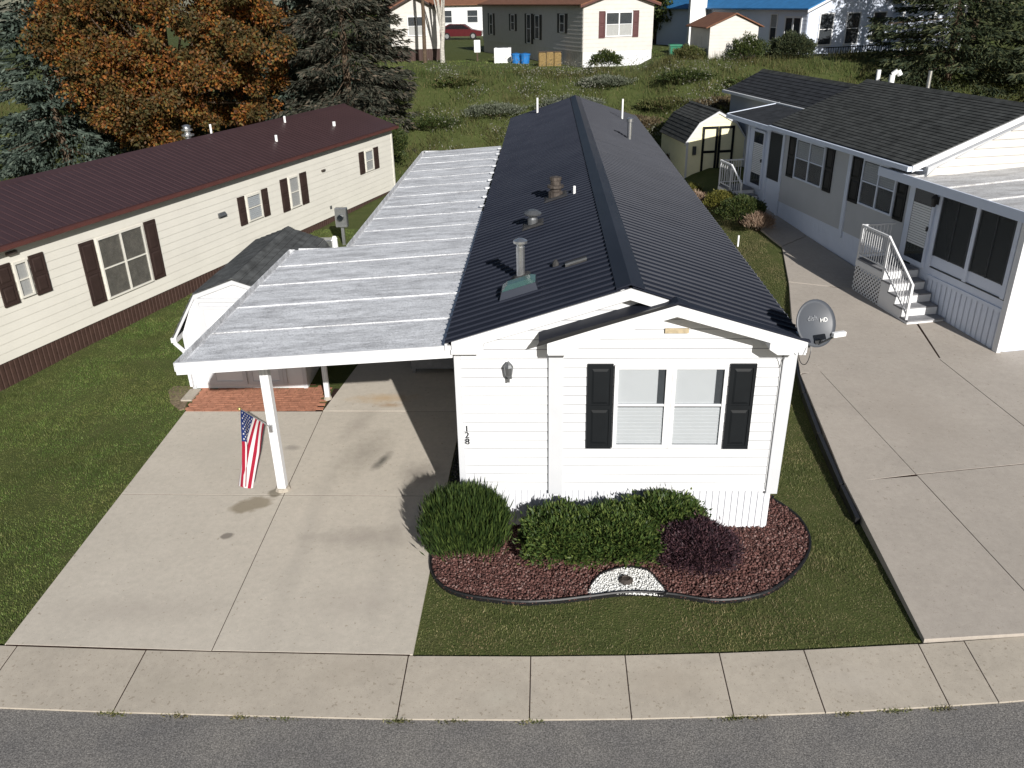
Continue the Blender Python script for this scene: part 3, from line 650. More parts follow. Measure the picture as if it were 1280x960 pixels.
# right slope pipes
p = slopept(3.98, 15.9); o = MB().lathe(p, [(.07, -.05), (.07, .5), (.1, .51), (.1, .6), (.05, .63)], 12).build('vent_pipe', 'galv', mh)
p = slopept(4.2, 21.2); MB().lathe(p, [(.035, -.05), (.035, .7), (.03, .7)], 8).build('vent_pipe', 'plastic_white', mh)
p = slopept(1.0, 22.8); MB().lathe(p, [(.04, -.05), (.04, .55), (.03, .55)], 8).build('vent_pipe', 'plastic_white', mh)
MB().box(ER[0]-.02, ER[0]+.02, YF, YB, ER[1]-.12, ER[1]-.02).build('eave_trim', 'white', mh); MB().box(EL[0], EL[0]+.03, YF, YB, EL[1]-.12, EL[1]-.02).build('eave_trim', 'white', mh)
# wall lamp
wl = thing('wall_lamp', (.79, -.03, 2.78), 'small grey lantern mounted on bare white front wall', 'lamp')
MB().lathe((.79, -.12, 2.78), [(.03, 0), (.055, .03), (.07, .15), (.075, .16), (.05, .2), (.02, .235), (.008, .25)], 8).build('lantern', 'grey_metal', wl)
MB().box(.745, .835, -.07, -.01, 2.72, 2.92).build('back_plate', 'grey_metal', wl); MB().bar((.79, -.04, 2.76), (.79, -.12, 2.7), .02).build('bracket', 'grey_metal', wl); MB().bar((.79, -.12, 2.69), (.79, -.12, 2.79), .03).build('stem', 'grey_metal', wl)

# ------------------------------------------------------------------ satellite dish
dn_ = Vector((.3, -.84, .38)).normalized(); dc = Vector((5.13, -.25, 3.66))
sd = thing('satellite_dish', (5.0, -.2, 3.35), 'round grey satellite dish clamped to the roof corner', 'dish')
u_ = dn_.cross(Vector((0, 0, 1))).normalized(); v_ = u_.cross(dn_).normalized(); u_ = -u_
mb = MB(); rings = []
for off in (0, -.012):
    for r in (.002, .1, .2, .27, .32):
        rings.append([mb.pt(dc+u_*r*math.cos(t)+v_*r*1.06*math.sin(t)+dn_*(r*r*.55-.055+off)) for t in np.linspace(0, 2*math.pi, 32, endpoint=False)])
for A, B in ((0, 1), (1, 2), (2, 3), (3, 4), (5, 6), (6, 7), (7, 8), (8, 9), (4, 9)):
    for i in range(32): j = (i+1) % 32; mb.f.append([rings[A][i], rings[A][j], rings[B][j], rings[B][i]])
mb.f += [rings[0], rings[5]]
mb.build('reflector', 'dish_grey', sd, smooth=True)
me = text_mesh('dish', .1)
def onface(me, name, mat, off):
    o = link(me, name, mat, None); R3 = Matrix((u_, v_, dn_)).transposed().to_4x4(); o.matrix_world = Matrix.Translation(dc+u_*off[0]+v_*off[1]+dn_*(off[2])) @ R3
    o.parent = sd; o.matrix_parent_inverse = Matrix.Translation(-sd.location); return o
plain('logo_grey', (.22, .23, .25), .6, .3); onface(me, 'lettering', 'logo_grey', (-.03, .075, -.035)); onface(text_mesh('HD', .085), 'lettering', 'plastic_white', (.15, .03, -.03))
ab = dc-v_*.3-dn_*.03; lnb = ab+dn_*.42+u_*.05+v_*.12
MB().tube(ab, lnb, .014, n=8).build('feed_arm', 'grey_metal', sd)
o = MB().bar(lnb-u_*.1, lnb+u_*.1, .07, .07).build('receiver', 'plastic_white', sd, bevel=.01)
MB().tube(lnb-u_*.06, lnb-u_*.06-dn_*.07, .035, n=10).build('feed_horn', 'plastic_black', o); MB().tube(lnb+u_*.06, lnb+u_*.06-dn_*.07, .035, n=10).build('feed_horn', 'plastic_black', o)
for s in (-1, 1): MB().tube(dc-v_*.26+u_*.03*s-dn_*.0, dc-v_*.26+u_*.03*s+dn_*.012, .035, n=10).build('clamp_cap', 'plastic_black', sd)
MB().tube(dc-dn_*.07-v_*.1, Vector((5.0, -.2, 3.36)), .024, n=10).build('mast', 'grey_metal', sd)
MB().bar(dc-dn_*.08-v_*.28, dc-dn_*.08+v_*.1, .09, .05).build('back_bracket', 'plastic_black', sd); MB().box(4.9, 5.06, -.34, -.16, 3.32, 3.4).build('foot_plate', 'grey_metal', sd)
prev = None; mb = MB()
for t in np.linspace(0, 1, 14):
    q = Vector((5.02-.16*t, -.52-.06*math.sin(t*6), 3.42-.22*math.sin(t*math.pi)-.1*t))
    if prev is not None: mb.tube(prev, q, .006, n=5, cap=False)
    prev = q
mb.build('coax_cable', 'plastic_black', sd)

# ================================================================== CARPORT
cp = thing('carport', (-2.1, 0, 0), 'weathered white flat metal carport roof on square posts', 'carport')
def cz(x): return 3.27+(x+.15)*.066
def pan(x0, x1, y0, y1, parent, mat='alu_roof'):
    e = .014; hgt = .018 if y0 < 5.9 else .01; prof = [(y0, 0), (y0, hgt), (y0+e, hgt), (y0+e+.006, 0), (y1, 0)]
    mb = MB(); A = []; B = []
    for x, L_ in ((x0, A), (x1, B)):
        for yy, zz in prof: L_.append(mb.pt((x, yy, cz(x)+zz)))
        for yy in (y1, y0): L_.append(mb.pt((x, yy, cz(x)-.025)))
    n = len(A)
    for i in range(n): j = (i+1) % n; mb.f.append([A[i], A[j], B[j], B[i]])
    mb.f += [A[::-1], B]; return mb.build('roof_panel', mat, parent)
yy = [-.17, 1.05, 2.28, 3.5, 4.73, 5.95]
for a, b in zip(yy, yy[1:]): pan(-4.08, -.02, a, b-.002, cp)
n = 10; st = (17.9-5.95)/n
for i in range(n):
    a = 5.95+i*st; pan(-2.82, -.06 if i < 2 else -.2, a, a+st-.002, cp)
for i in range(9): MB().box(-.26, .08, 8.6+i*1.05, 8.68+i*1.05, 3.3, 3.34).build('flashing_tab', 'alu_roof', cp)
MB().hexa([(-4.17, -.215, cz(-4.17)-.15), (-.02, -.215, cz(-.02)-.15), (-.02, -.172, cz(-.02)-.15), (-4.17, -.172, cz(-4.17)-.15), (-4.17, -.215, cz(-4.17)+.04), (-.02, -.215, cz(-.02)+.04), (-.02, -.172, cz(-.02)+.04), (-4.17, -.172, cz(-4.17)+.04)]).build('fascia', 'white', cp)
def gutter(x, y0, y1, parent, name='gutter', s=-1):
    z = cz(x)
    mb = MB(); mb.box(x, x+s*.13, y0, y1, z-.12, z-.105); mb.box(x, x+s*.012, y0, y1, z-.105, z+.015); mb.box(x+s*.118, x+s*.13, y0, y1, z-.105, z+.02); mb.box(x, x+s*.13, y1, y1+.012, z-.12, z+.015); return mb.build(name, 'alu_roof', parent)
gutter(-4.08, -.17, 5.95, cp); gutter(-2.82, 5.97, 17.9, cp)
MB().box(-4.0, -2.84, 5.953, 5.985, cz(-4)-.12, cz(-4)+.03).build('rear_trim', 'alu_roof', cp); MB().box(-2.9, -.1, 17.9, 17.94, cz(-2.8)-.12, cz(-2.8)+.03).build('rear_trim', 'alu_roof', cp)
MB().box(-3.42, -3.26, .1, 5.9, cz(-3.34)-.2, cz(-3.34)-.03).build('beam', 'white_trim', cp)
MB().box(-2.62, -2.48, 5.9, 17.8, cz(-2.55)-.2, cz(-2.55)-.03).build('beam', 'white_trim', cp)
for (x, y, s) in ((-3.34, 1.12, .075), (-3.42, 4.78, .05), (-2.55, 9.0, .05), (-2.55, 13.0, .05), (-2.55, 17.0, .05)):
    top = cz(x)-.19
    o = MB().box(x-s, x+s, y-s, y+s, .02, top).build('post', 'white', cp, bevel=.006)
    for sx in (-.35, .35): MB().box(x+sx*s*1.2-.006, x+sx*s*1.2+.006, y-s-.006, y-s+.004, .06, top-.02).build('post_rib', 'white_trim', o)
    MB().lathe((x, y, 0), [(s*1.9, .0), (s*1.7, .05), (s*1.5, .07)], 10).build('post_footing', 'walk', o)
# flag
B0 = Vector((-3.35, 1.04, 1.3)); T0 = Vector((-3.52, .28, 2.05)); pd = (T0-B0).normalized()
fl = thing('flag', tuple(B0), 'United States flag hanging limp from an angled pole on carport post', 'flag')
MB().tube(B0, T0, .012, n=8).build('pole', 'galv', fl); MB().lathe((T0.x, T0.y, T0.z-.01), [(.005, -.03), (.025, -.02), (.034, .0), (.025, .02), (.005, .03)], 10).build('finial', 'brass', fl, smooth=True)
MB().box(-3.38, -3.32, 1.0, 1.05, 1.22, 1.36).build('bracket', 'galv', fl)
def flagpt(u, v):
    """u 0..1 along the fly (hanging down), v 0..1 along the hoist from finial"""
    a = T0-pd*(.04+.8*v)
    sw = math.sin(v*7.5+.6)*.07*min(1, u*2.2)
    b = Vector((-3.68+.11*v+.04*math.sin(v*9), .1+.1*v, .64+.1*abs(v-.45)+.05*math.sin(v*5)))
    e = u**.75; p = a.lerp(b, u)
    p.y += (b.y-a.y)*(e-u)*.8; p.x += sw*.9; p.y += .03*math.sin(v*11+u*2)*u
    return p
NU = 30; NV = 26
mats = ['flag_red', 'flag_white', 'flag_blue']
mb = MB(); gi = [[mb.pt(flagpt(i/NU, j/NV)) for j in range(NV+1)] for i in range(NU+1)]; mi = []
for i in range(NU):
    for j in range(NV):
        mb.f.append([gi[i][j], gi[i+1][j], gi[i+1][j+1], gi[i][j+1]]); s = j//2
        mi.append(2 if (s < 7 and i < 12) else s % 2)
cl = mb.build('cloth', None, fl, smooth=True)
for m_ in mats: cl.data.materials.append(M[m_])
for p_, k in zip(cl.data.polygons, mi): p_.material_index = k
cl.data.validate()
mb = MB()
for r in range(9):
    for q in range(6 if r % 2 == 0 else 5):
        u0 = .4*((q*2+1 if r % 2 == 0 else q*2+2)/12); v0 = (7/13)*((r+1)/10)
        p = flagpt(u0, v0); du = (flagpt(u0+.01, v0)-p).normalized(); dv = (flagpt(u0, v0+.01)-p).normalized(); nn = du.cross(dv).normalized()
        for sg in (1, -1):
            mb.poly([p+nn*.004*sg+(du*math.cos(t)+dv*math.sin(t))*(.021 if k % 2 == 0 else .009) for k, t in enumerate(np.linspace(0, 2*math.pi, 10, endpoint=False))])
mb.build('stars', 'flag_white', fl)['kind'] = 'stuff'
# deck beside the house under the carport
dk_ = thing('side_deck', (-1.0, 8.5, .1), 'grey wooden deck with lattice against the house under the carport', 'deck')
for i in range(12): MB().box(-1.75, -.08, 6.0+i*.15, 6.14+i*.15, .4, .44).build('plank', 'deck_grey', dk_)
MB().box(-1.75, -.08, 5.96, 5.995, .2, .43).build('skirt_board', 'deck_grey', dk_)
for x in (-1.7, -.12):
    for y in (6.06, 7.7): MB().box(x-.04, x+.04, y-.04, y+.04, .02, .4).build('post', 'deck_grey', dk_)
def lattice(F, t0, t1, z0, z1, parent, mat='white', step=.12, w_=.03, u=0):
    mb = MB(F)
    for s, uu in ((1, u), (-1, u+.008)):
        k = -(z1-z0)
        while k < (t1-t0):
            ta, za = (t0+k, z0) if s == 1 else (t0+k, z1); tb, zb = (t0+k+(z1-z0), z1) if s == 1 else (t0+k+(z1-z0), z0)
            if ta < t0: za += s*(t0-ta); ta = t0
            if tb > t1: zb -= s*(tb-t1); tb = t1
            if tb-ta > .02:
                q = w_*.7; mb.hexa([(ta, uu, za-q), (tb, uu, zb-q), (tb, uu+.006, zb-q), (ta, uu+.006, za-q), (ta, uu, za+q), (tb, uu, zb+q), (tb, uu+.006, zb+q), (ta, uu+.006, za+q)])
            k += step
    return mb.build('lattice', mat, parent)
lattice(frame((-.5, 5.94), (1, 0), (0, -1)), 0, .42, .44, 1.0, dk_); 

# ================================================================== GAMBREL SHEDS
def barn_shed(name, o, ang, wid, depth, hw, hk, hp, ki, zbase, wallmat, trimmat, roofmat, label, doormat, doortrim, flare=.1, courses=True):
    a = R_(ang); xd = (math.cos(a), math.sin(a)); out = (math.sin(a), -math.cos(a)); F = frame(o, xd, out)
    c = F(wid/2, -depth/2, zbase); t = thing(name, (c[0], c[1], zbase), label, 'shed')
    prof = [(0, zbase), (wid, zbase), (wid, zbase+hw), (wid-ki, zbase+hk), (wid/2, zbase+hp), (ki, zbase+hk), (0, zbase+hw)]
    mb = MB(F); mb.prism(prof, (0, -depth), 1); mb.build('wall', wallmat, t)
    z = zbase+.1
    while z < zbase+hp-.18:       # boards on the front
        def iv(zz):
            zz -= zbase
            if zz <= hw: return 0, wid
            if zz <= hk: q = ki*(zz-hw)/(hk-hw); return q, wid-q
            q = ki+(wid/2-ki)*(zz-hk)/(hp-hk); return q, wid-q
        l0, r0 = iv(z+.04); l1, r1 = iv(min(z+.2, zbase+hp-.01)); 
        if r1-l1 > .05: lap(F, l0+.02, r0-.02, z, .2, 'siding_board', wallmat, t, .014, l1+.02, r1-.02)
        z += .2
    # roof: courses on four planes
    fp = [(-flare, zbase+hw-.08), (ki, zbase+hk), (wid/2, zbase+hp)]
    for side in (0, 1):
        for i in range(2):
            (x0, z0), (x1, z1) = fp[i], fp[i+1]
            L_ = math.hypot(x1-x0, z1-z0); nc = max(2, round(L_/.16)); n_ = (-(z1-z0)/L_, (x1-x0)/L_)
            for k in range(nc):
                q0, q1 = k/nc, min(1, (k+1.15)/nc); P = []
                for q, th in ((q0, .035), (q1, .016)):
                    xx = x0+(x1-x0)*q; zz = z0+(z1-z0)*q; P.append((xx+n_[0]*th, zz+n_[1]*th)); P.append((xx+n_[0]*.004, zz+n_[1]*.004))
                P = [P[1], P[3], P[2], P[0]]
                if side: P = [(wid-x, z_) for x, z_ in P]
                mb = MB(F); mb.prism(P, (.07, -depth-.07), 1); mb.build('shingle_course', roofmat, t)
    MB(F).prism([(wid/2-.12, zbase+hp-.0), (wid/2, zbase+hp+.055), (wid/2+.12, zbase+hp-.0), (wid/2, zbase+hp+.03)], (.075, -depth-.075), 1).build('ridge_cap', roofmat, t)
    # rake trim
    for side in (0, 1):
        for i in range(2):
            (x0, z0), (x1, z1) = fp[i], fp[i+1]; P = [(x0, z0-.1), (x1, z1-.1), (x1, z1-.002), (x0, z0-.002)]
            if side: P = [(wid-x, z_) for x, z_ in P]
            mb = MB(F); mb.prism(P, (.028, .058), 1); mb.build('rake_trim', trimmat, t)
    for tt in (0, wid-.09): MB(F).box(tt, tt+.09, .012, .03, zbase, zbase+hw).build('corner_board', trimmat, t)
    return t, F
ls, LF = barn_shed('garden_shed', (-6.62, 5.32), .5, 2.62, 4.25, 1.33, 2.24, 2.56, .42, 0, 'white', 'white_trim', 'shingle_grey', 'white gambrel shed with grey shingles beside the carport', None, None, .2)
for a, b in ((.5, 1.28), (1.33, 2.1)):
    dd = MB(LF).box(a, b, .02, .045, .12, 1.98).build('door', 'white', ls)
    for q in ((a, a+.09, .12, 1.98), (b-.09, b, .12, 1.98), (a+.09, b-.09, .12, .21), (a+.09, b-.09, 1.89, 1.98), (a+.09, b-.09, .95, 1.04)): MB(LF).box(q[0], q[1], .045, .062, q[2], q[3]).build('door_trim', 'white_trim', dd)
MB(LF).box(.42, .5, .02, .05, .1, 2.06).build('door_jamb', 'white_trim', ls); MB(LF).box(2.1, 2.18, .02, .05, .1, 2.06).build('door_jamb', 'white_trim', ls); MB(LF).box(.42, 2.18, .02, .055, 2.06, 2.16).build('door_header', 'white_trim', ls)
MB(LF).box(-.26, -.14, .07, -4.2, 1.14, 1.25).build('gutter', 'white', ls); 
mb = MB(LF); mb.bar((-.2, .05, 1.14), (.0, .09, .95), .06); mb.bar((.0, .09, .96), (.02, .09, .1), .06); mb.build('downspout', 'white', ls)
MB(LF).box(-.02, .22, .12, .68, .015, .05).build('splash_block', 'walk', ls)
ys_, YF2 = barn_shed('barn_shed', (7.2, 24.5), 10, 2.62, 3.4, 1.58, 2.32, 2.76, .5, .72, 'yellow_paint', 'white_trim', 'shingle_black', 'pale yellow gambrel shed with black framed double doors', None, None, .08)
for a, b in ((.66, 1.34), (1.37, 2.05)):
    dd = MB(YF2).box(a, b, .02, .045, .95, 2.88).build('door', 'yellow_paint', ys_)
    for q in ((a, a+.1, .95, 2.88), (b-.1, b, .95, 2.88), (a+.1, b-.1, .95, 1.05), (a+.1, b-.1, 2.78, 2.88), (a+.1, b-.1, 1.8, 1.9)): MB(YF2).box(q[0], q[1], .045, .065, q[2], q[3]).build('door_trim', 'black_paint', dd)
MB(YF2).box(.5, 2.1, .02, .7, .74, .86).build('ramp', 'dark_wood', ys_)
MB(YF2).box(.28, .42, .02, .1, 1.75, 2.1).build('hose_reel', 'shade_dark', ys_)

# ================================================================== LEFT HOUSE
lh = thing('mobile_home', (-9.5, 12, 0), 'cream mobile home with maroon ribbed roof and brown shutters', 'house')
LA = Vector((-5.1, 24.0)); LD = Vector((-5.85, -18.7)).normalized(); LO = Vector((-LD.y, LD.x))
if LO.x < 0: LO = -LO
LFm = frame(LA, LD, LO); LL = 24.5; LWd = 4.4
MB(LFm).prism([(0, .6), (-LWd, .6), (-LWd, 3.1), (-LWd/2, 3.86), (0, 3.1)], (0, LL), 0).build('wall', 'cream', lh)
ex = .205; b0 = lap(LFm, .06, LL, .6, ex, 'siding_board', 'cream', lh, .018)
for k in range(1, 12): inst(b0, (0, 0, k*ex), lh)
MB(LFm).box(-.02, .08, -.05, .03, .58, 3.06).build('corner_board', 'cream', lh)
skirt(frame(Vector(LFm(0, -.03, 0)[:2]), LD, LO), .02, LL, -.2, .6, 'skirt_brown', lh, .8, .13, .018)
# roof panels: section coordinates in frame
def ribbed_panel_F(F, lo, hi, width, nrib, mat, parent, rh=.012):
    lo = np.array(lo); hi = np.array(hi); d_ = (hi-lo)/np.linalg.norm(hi-lo); nr = np.array([-d_[1], d_[0]]); nr = nr if nr[1] > 0 else -nr
    sp = width/nrib; prof = []
    for j in range(nrib): q = j*sp; prof += [(q, 0), (q+sp*.4, 0), (q+sp*.46, rh), (q+sp*.56, rh), (q+sp*.62, 0)]
    prof.append((width, 0)); mb = MB(F); rings = []
    for base in (lo, hi):
        rg = [mb.pt((q, *(base+nr*v))) for q, v in prof]+[mb.pt((q, *(base-nr*.015))) for q, v in prof[::-1]]; rings.append(rg)
    n = len(rings[0]); hf = len(prof)
    for i in range(n): j = (i+1) % n; mb.f.append([rings[0][i], rings[0][j], rings[1][j], rings[1][i]])
    for rg in rings:
        for i in range(hf-1): mb.f.append([rg[i], rg[i+1], rg[n-2-i], rg[n-1-i]])
    return mb.build('roof_panel', mat, parent)
NPL = 27; pwl = (LL+.4)/NPL
for lo, hi in (((.2, 3.17), (-LWd/2+.02, 3.95)), ((-LWd-.2, 3.17), (-LWd/2-.02, 3.93))):
    F_ = lambda q, u, z: LFm(q-.2, u, z)
    p0 = ribbed_panel_F(F_, lo, hi, pwl-.001, 4, 'maroon', lh)
    for i in range(1, NPL): inst(p0, (LD.x*pwl*i, LD.y*pwl*i, 0), lh)
MB(LFm).prism([(-LWd/2-.18, 3.9), (-LWd/2, 3.99), (-LWd/2+.18, 3.9), (-LWd/2, 3.96)], (-.21, LL+.2), 0).build('ridge_cap', 'maroon', lh)
MB(LFm).box(-.2, LL+.2, .16, .195, 3.04, 3.155).build('fascia', 'maroon_trim', lh)
MB(LFm).box(-.2, LL+.2, .195, .28, 3.06, 3.15).build('gutter', 'maroon_trim', lh)
MB(LFm).prism([(.2, 2.98), (.2, 3.08), (-LWd/2, 3.91), (-LWd-.2, 3.08), (-LWd-.2, 2.98), (-LWd/2, 3.8)], (-.215, -.18), 0).build('fascia', 'maroon_trim', lh)
MB(LFm).box(-.18, LL, .02, .16, 3.04, 3.055).build('soffit', 'brown_paint', lh)
def lwin(t0, t1, z0, z1, **k): return window(LFm, t0, t1, z0, z1, lh, .018, .045, framemat='cream', **k)
lwin(1.75, 2.4, 1.72, 2.52, upper='slat', lower='curtain'); lwin(7.12, 7.72, 1.46, 2.5, upper='curtain', lower='curtain'); lwin(9.35, 10.1, 1.57, 2.38, upper='slat', lower='slat')
lwin(14.6, 16.2, 1.02, 2.6, mull=2, upper='tan_shade', lower='tan_shade'); lwin(18.25, 18.62, 1.85, 2.68, upper='curtain', lower='curtain')
for a, b, z0, z1 in ((1.3, 1.68, 1.7, 2.54), (2.48, 2.86, 1.7, 2.54), (6.62, 7.02, 1.44, 2.52), (7.8, 8.2, 1.44, 2.52), (8.95, 9.27, 1.54, 2.42), (10.18, 10.52, 1.54, 2.42), (14.1, 14.52, 1.02, 2.62), (16.28, 16.74, 1.02, 2.62), (17.78, 18.18, 1.78, 2.72), (18.68, 19.08, 1.78, 2.72)):
    shutter(LFm, a, b, z0, z1, 'brown_paint', lh, .018)
mb = MB(LFm); mb.box(11.2, 11.5, .015, .06, 2.02, 2.16); mb.hexa([(11.2, .06, 2.14), (11.5, .06, 2.14), (11.5, .12, 2.06), (11.2, .12, 2.06), (11.2, .06, 2.16), (11.5, .06, 2.16), (11.5, .12, 2.08), (11.2, .12, 2.08)]); mb.build('dryer_vent', 'grey_metal', lh)
MB(LFm).box(18.45, 18.7, .015, .1, 2.88, 2.95).build('wall_vent', 'rusty', lh); MB(LFm).box(5.4, 5.6, .015, .08, 2.32, 2.38).build('wall_vent', 'rusty', lh)
MB(LFm).box(5.2, 5.3, .015, .05, .9, 1.0).build('outlet_box', 'grey_metal', lh)
def lroofz(u): return 3.93-(abs(u+LWd/2))*(.83/2.42)
for tt, uu, hh, rr in ((6.75, -.9, .25, .045), (4.65, -1.9, .25, .04), (2.9, -.9, .2, .06), (8.2, -2.4, .38, .035)):
    q = LFm(tt, uu, lroofz(uu)); MB().lathe(q, [(rr, -.05), (rr, hh), (rr*.7, hh)], 10).build('vent_pipe', 'plastic_white', lh)
q = LFm(9.0, -2.7, lroofz(-2.7)); MB().lathe(q, [(.1, -.05), (.1, .2), (.2, .22), (.2, .27), (.1, .29), (.1, .37), (.18, .39), (.18, .43), (.1, .45), (.15, .53), (.05, .57)], 12).build('turbine_vent', 'galv', lh)
# electric pedestal, low box near the shed
mp = thing('meter_pedestal', (-5.55, 16.1, .33), 'grey electric meter box on a post beyond the grey shingled shed', 'meter')
MB().box(-5.6, -5.5, 16.05, 16.15, .3, .95).build('post', 'galv', mp); MB().box(-5.75, -5.35, 15.97, 16.2, .95, 1.6).build('meter_box', 'galv', mp, bevel=.02)
MB().tube((-5.55, 15.97, 1.3), (-5.55, 15.85, 1.3), .1, n=14).build('meter_dial', 'glass_dark', mp)
o = MB().box(-6.45, -5.75, 15.2, 15.6, .25, .72).build('utility_box', 'galv', None, bevel=.02); tag(o, 'low pale utility box on grass near the meter post', 'box')
o = MB().lathe((-5.72, 15.5, .3), [(.08, 0), (.1, .05), (.09, .35), (.1, .4), (.06, .48)], 10).build('water_jug', 'plastic_white'); tag(o, 'small white jug standing below the meter box', 'jug')

# ================================================================== RIGHT HOUSE
RB = Vector((11.63, 6.55)); RD = Vector((-2.25, 10.45)).normalized(); RO = Vector((-RD.y, RD.x)); RF = frame(RB, RD, RO)
T = lambda t: 10.69-t         # t measured from the far corner
rh = thing('mobile_home', (12.5, 12, .3), 'grey sided mobile home with charcoal shingle roof and screened porch', 'house')
WR = 5.8
# far main body
MB(RF).prism([(0, 1.4), (-WR, 1.4), (-WR, 3.85), (-WR/2-.05, 5.0), (0, 3.85)], (T(7.1), T(-.4)), 0).build('wall', 'grey_siding', rh)
MB(RF).box(T(10.69), T(7.1), -3.2, 0, .1, 3.5).build('porch_wall', 'neigh_white', rh)
b0 = lap(RF, T(6.55), T(-.35), 1.4, .2, 'siding_board', 'grey_siding', rh, .012)
for k in range(1, 12): inst(b0, (0, 0, k*.2), rh)
MB(RF).box(T(6.75), T(6.6), -.02, .035, .5, 3.6).build('corner_board', 'neigh_white', rh)
skirt(frame(Vector(RF(0, -.01, 0)[:2]), RD, RO), T(6.6), T(-.4), .2, 1.4, 'neigh_white', rh, 1.0, .25, .004)
skirt(frame(Vector(RF(0, .0, 0)[:2]), RD, RO), .02, T(7.9), .0, 1.25, 'neigh_white', rh, .9, .18, .006)
MB(RF).box(.0, T(7.9), 0, .03, 1.25, 1.33).build('belt_trim', 'neigh_white', rh); MB(RF).box(.0, T(7.9), 0, .022, 1.52, 1.55).build('belt_trim', 'shade_dark', rh)
# shingle roof: courses
def courses(F, t0, t1, lo, hi, exp, mat, parent):
    (u0, z0), (u1, z1) = lo, hi; L_ = math.hypot(u1-u0, z1-z0); n = max(1, round(L_/exp)); nv = np.array([-(z1-z0), (u1-u0)])/L_
    if nv[1] < 0: nv = -nv
    first = None
    for k in range(n):
        if first is None:
            P = []
            for q, th in ((0, .03), (1.15/n, .012)):
                e = np.array([u0+(u1-u0)*q, z0+(z1-z0)*q]); P += [tuple(e+nv*.002), tuple(e+nv*th)]
            mb = MB(F); mb.prism([P[0], P[2], P[3], P[1]], (t0, t1), 0); first = mb.build('shingle_course', mat, parent)
        else:
            dq = k/n; a = Vector(F(0, u0, z0)); b = Vector(F(0, u0+(u1-u0)*dq, z0+(z1-z0)*dq)); inst(first, b-a, parent)
RID = (-2.9, 5.15)
MB(RF).prism([(.3, 3.86), (RID[0], RID[1]-.03), (-WR-.3, 3.86), (-WR-.3, 3.78), (RID[0], RID[1]-.12), (.3, 3.78)], (T(6.9), T(-.75)), 0).build('roof_deck', 'shade_dark', rh)
courses(RF, T(6.95), T(-.8), (.36, 3.88), RID, .14, 'shingle_black', rh)
courses(RF, T(6.95), T(-.8), (-WR-.36, 3.88), RID, .3, 'shingle_black', rh)
MB(RF).prism([(RID[0]-.16, RID[1]-.03), (RID[0], RID[1]+.06), (RID[0]+.16, RID[1]-.03), (RID[0], RID[1]+.03)], (T(6.97), T(-.82)), 0).build('ridge_cap', 'shingle_black', rh)
MB(RF).box(T(6.95), T(-.8), .34, .46, 3.74, 3.86).build('gutter', 'neigh_white', rh)
MB(RF).box(T(6.95), T(-.6), .02, .34, 3.745, 3.76).build('soffit', 'neigh_white', rh)
# gable end facing the street
MB(RF).prism([(.34, 3.72), (RID[0], 5.0), (RID[0], 5.14), (.34, 3.88)], (T(6.98), T(6.93)), 0).build('rake_trim', 'white', rh)
for k in range(8):
    z = 3.45+k*.2; f = lambda zz: max(-5.7, .0-(max(0, zz-3.75))*(2.9/1.25)); 
    mb = MB(RF); mb.hexa([(T(7.1), f(z), z), (T(7.14), f(z), z), (T(7.14), -5.6-f(z), z), (T(7.1), -5.6-f(z), z), (T(7.1), f(z+.2), z+.2), (T(7.105), f(z+.2), z+.2), (T(7.105), -5.6-f(z+.2), z+.2), (T(7.1), -5.6-f(z+.2), z+.2)])
    if f(z+.2) > -2.7: mb.build('siding_board', 'far_siding', rh)
# porch roof (low, pale)
pz = lambda u: 3.62-.045*u
for k in range(4):
    a, b = T(11.1)+k*1.36, T(11.1)+(k+1)*1.36; a = max(a, T(11.1)); b = min(b, T(5.75))
    mb = MB(RF); mb.hexa([(a, .42, pz(.42)-.03), (b, .42, pz(.42)-.03), (b, -3.6, pz(-3.6)-.03), (a, -3.6, pz(-3.6)-.03), (a, .42, pz(.42)), (b-.004, .42, pz(.42)), (b-.004, -3.6, pz(-3.6)), (a, -3.6, pz(-3.6))]); o = mb.build('porch_roof_panel', 'alu_roof_old', rh)
    mb = MB(RF); mb.hexa([(a, .42, pz(.42)), (a+.03, .42, pz(.42)), (a+.03, -3.6, pz(-3.6)), (a, -3.6, pz(-3.6)), (a, .42, pz(.42)+.035), (a+.03, .42, pz(.42)+.035), (a+.03, -3.6, pz(-3.6)+.035), (a, -3.6, pz(-3.6)+.035)]); mb.build('seam', 'alu_roof_old', o)
MB(RF).box(T(11.1), T(5.75), .42, .47, 3.44, 3.66).build('fascia', 'neigh_white', rh)
MB(RF).box(T(11.1), T(5.75), .02, .42, 3.43, 3.45).build('soffit', 'neigh_white', rh)
MB(RF).box(T(11.13), T(11.1), .47, -3.6, 3.45, 3.68).build('fascia', 'white', rh)
MB(RF).box(-.06, .1, -.05, .05, .1, 3.44).build('corner_board', 'white', rh)
MB(RF).prism([(-2.0, 3.8), (-2.6, 3.8), (-3.4, 4.6), (-3.4, 4.4)], (T(10.9), T(8.6)), 0).build('dormer_roof', 'shingle_black', rh)
# windows
window(RF, T(2.28), T(.5), 2.36, 3.62, rh, .012, .05, .52, 2, framemat='neigh_white', upper='slat', lower='shade_dark')
window(RF, T(6.0), T(4.38), 2.36, 3.62, rh, .012, .05, .52, 2, framemat='neigh_white', upper='slat', lower='shade_dark')
for a, b in ((-.02, .42), (2.36, 2.8), (3.82, 4.3), (6.06, 6.48)): shutter(RF, T(b), T(a), 2.32, 3.66, 'black_paint', rh, .012)
MB(RF).box(T(3.78), T(3.62), .0, .05, 1.2, 3.75).build('downspout', 'neigh_white', rh)
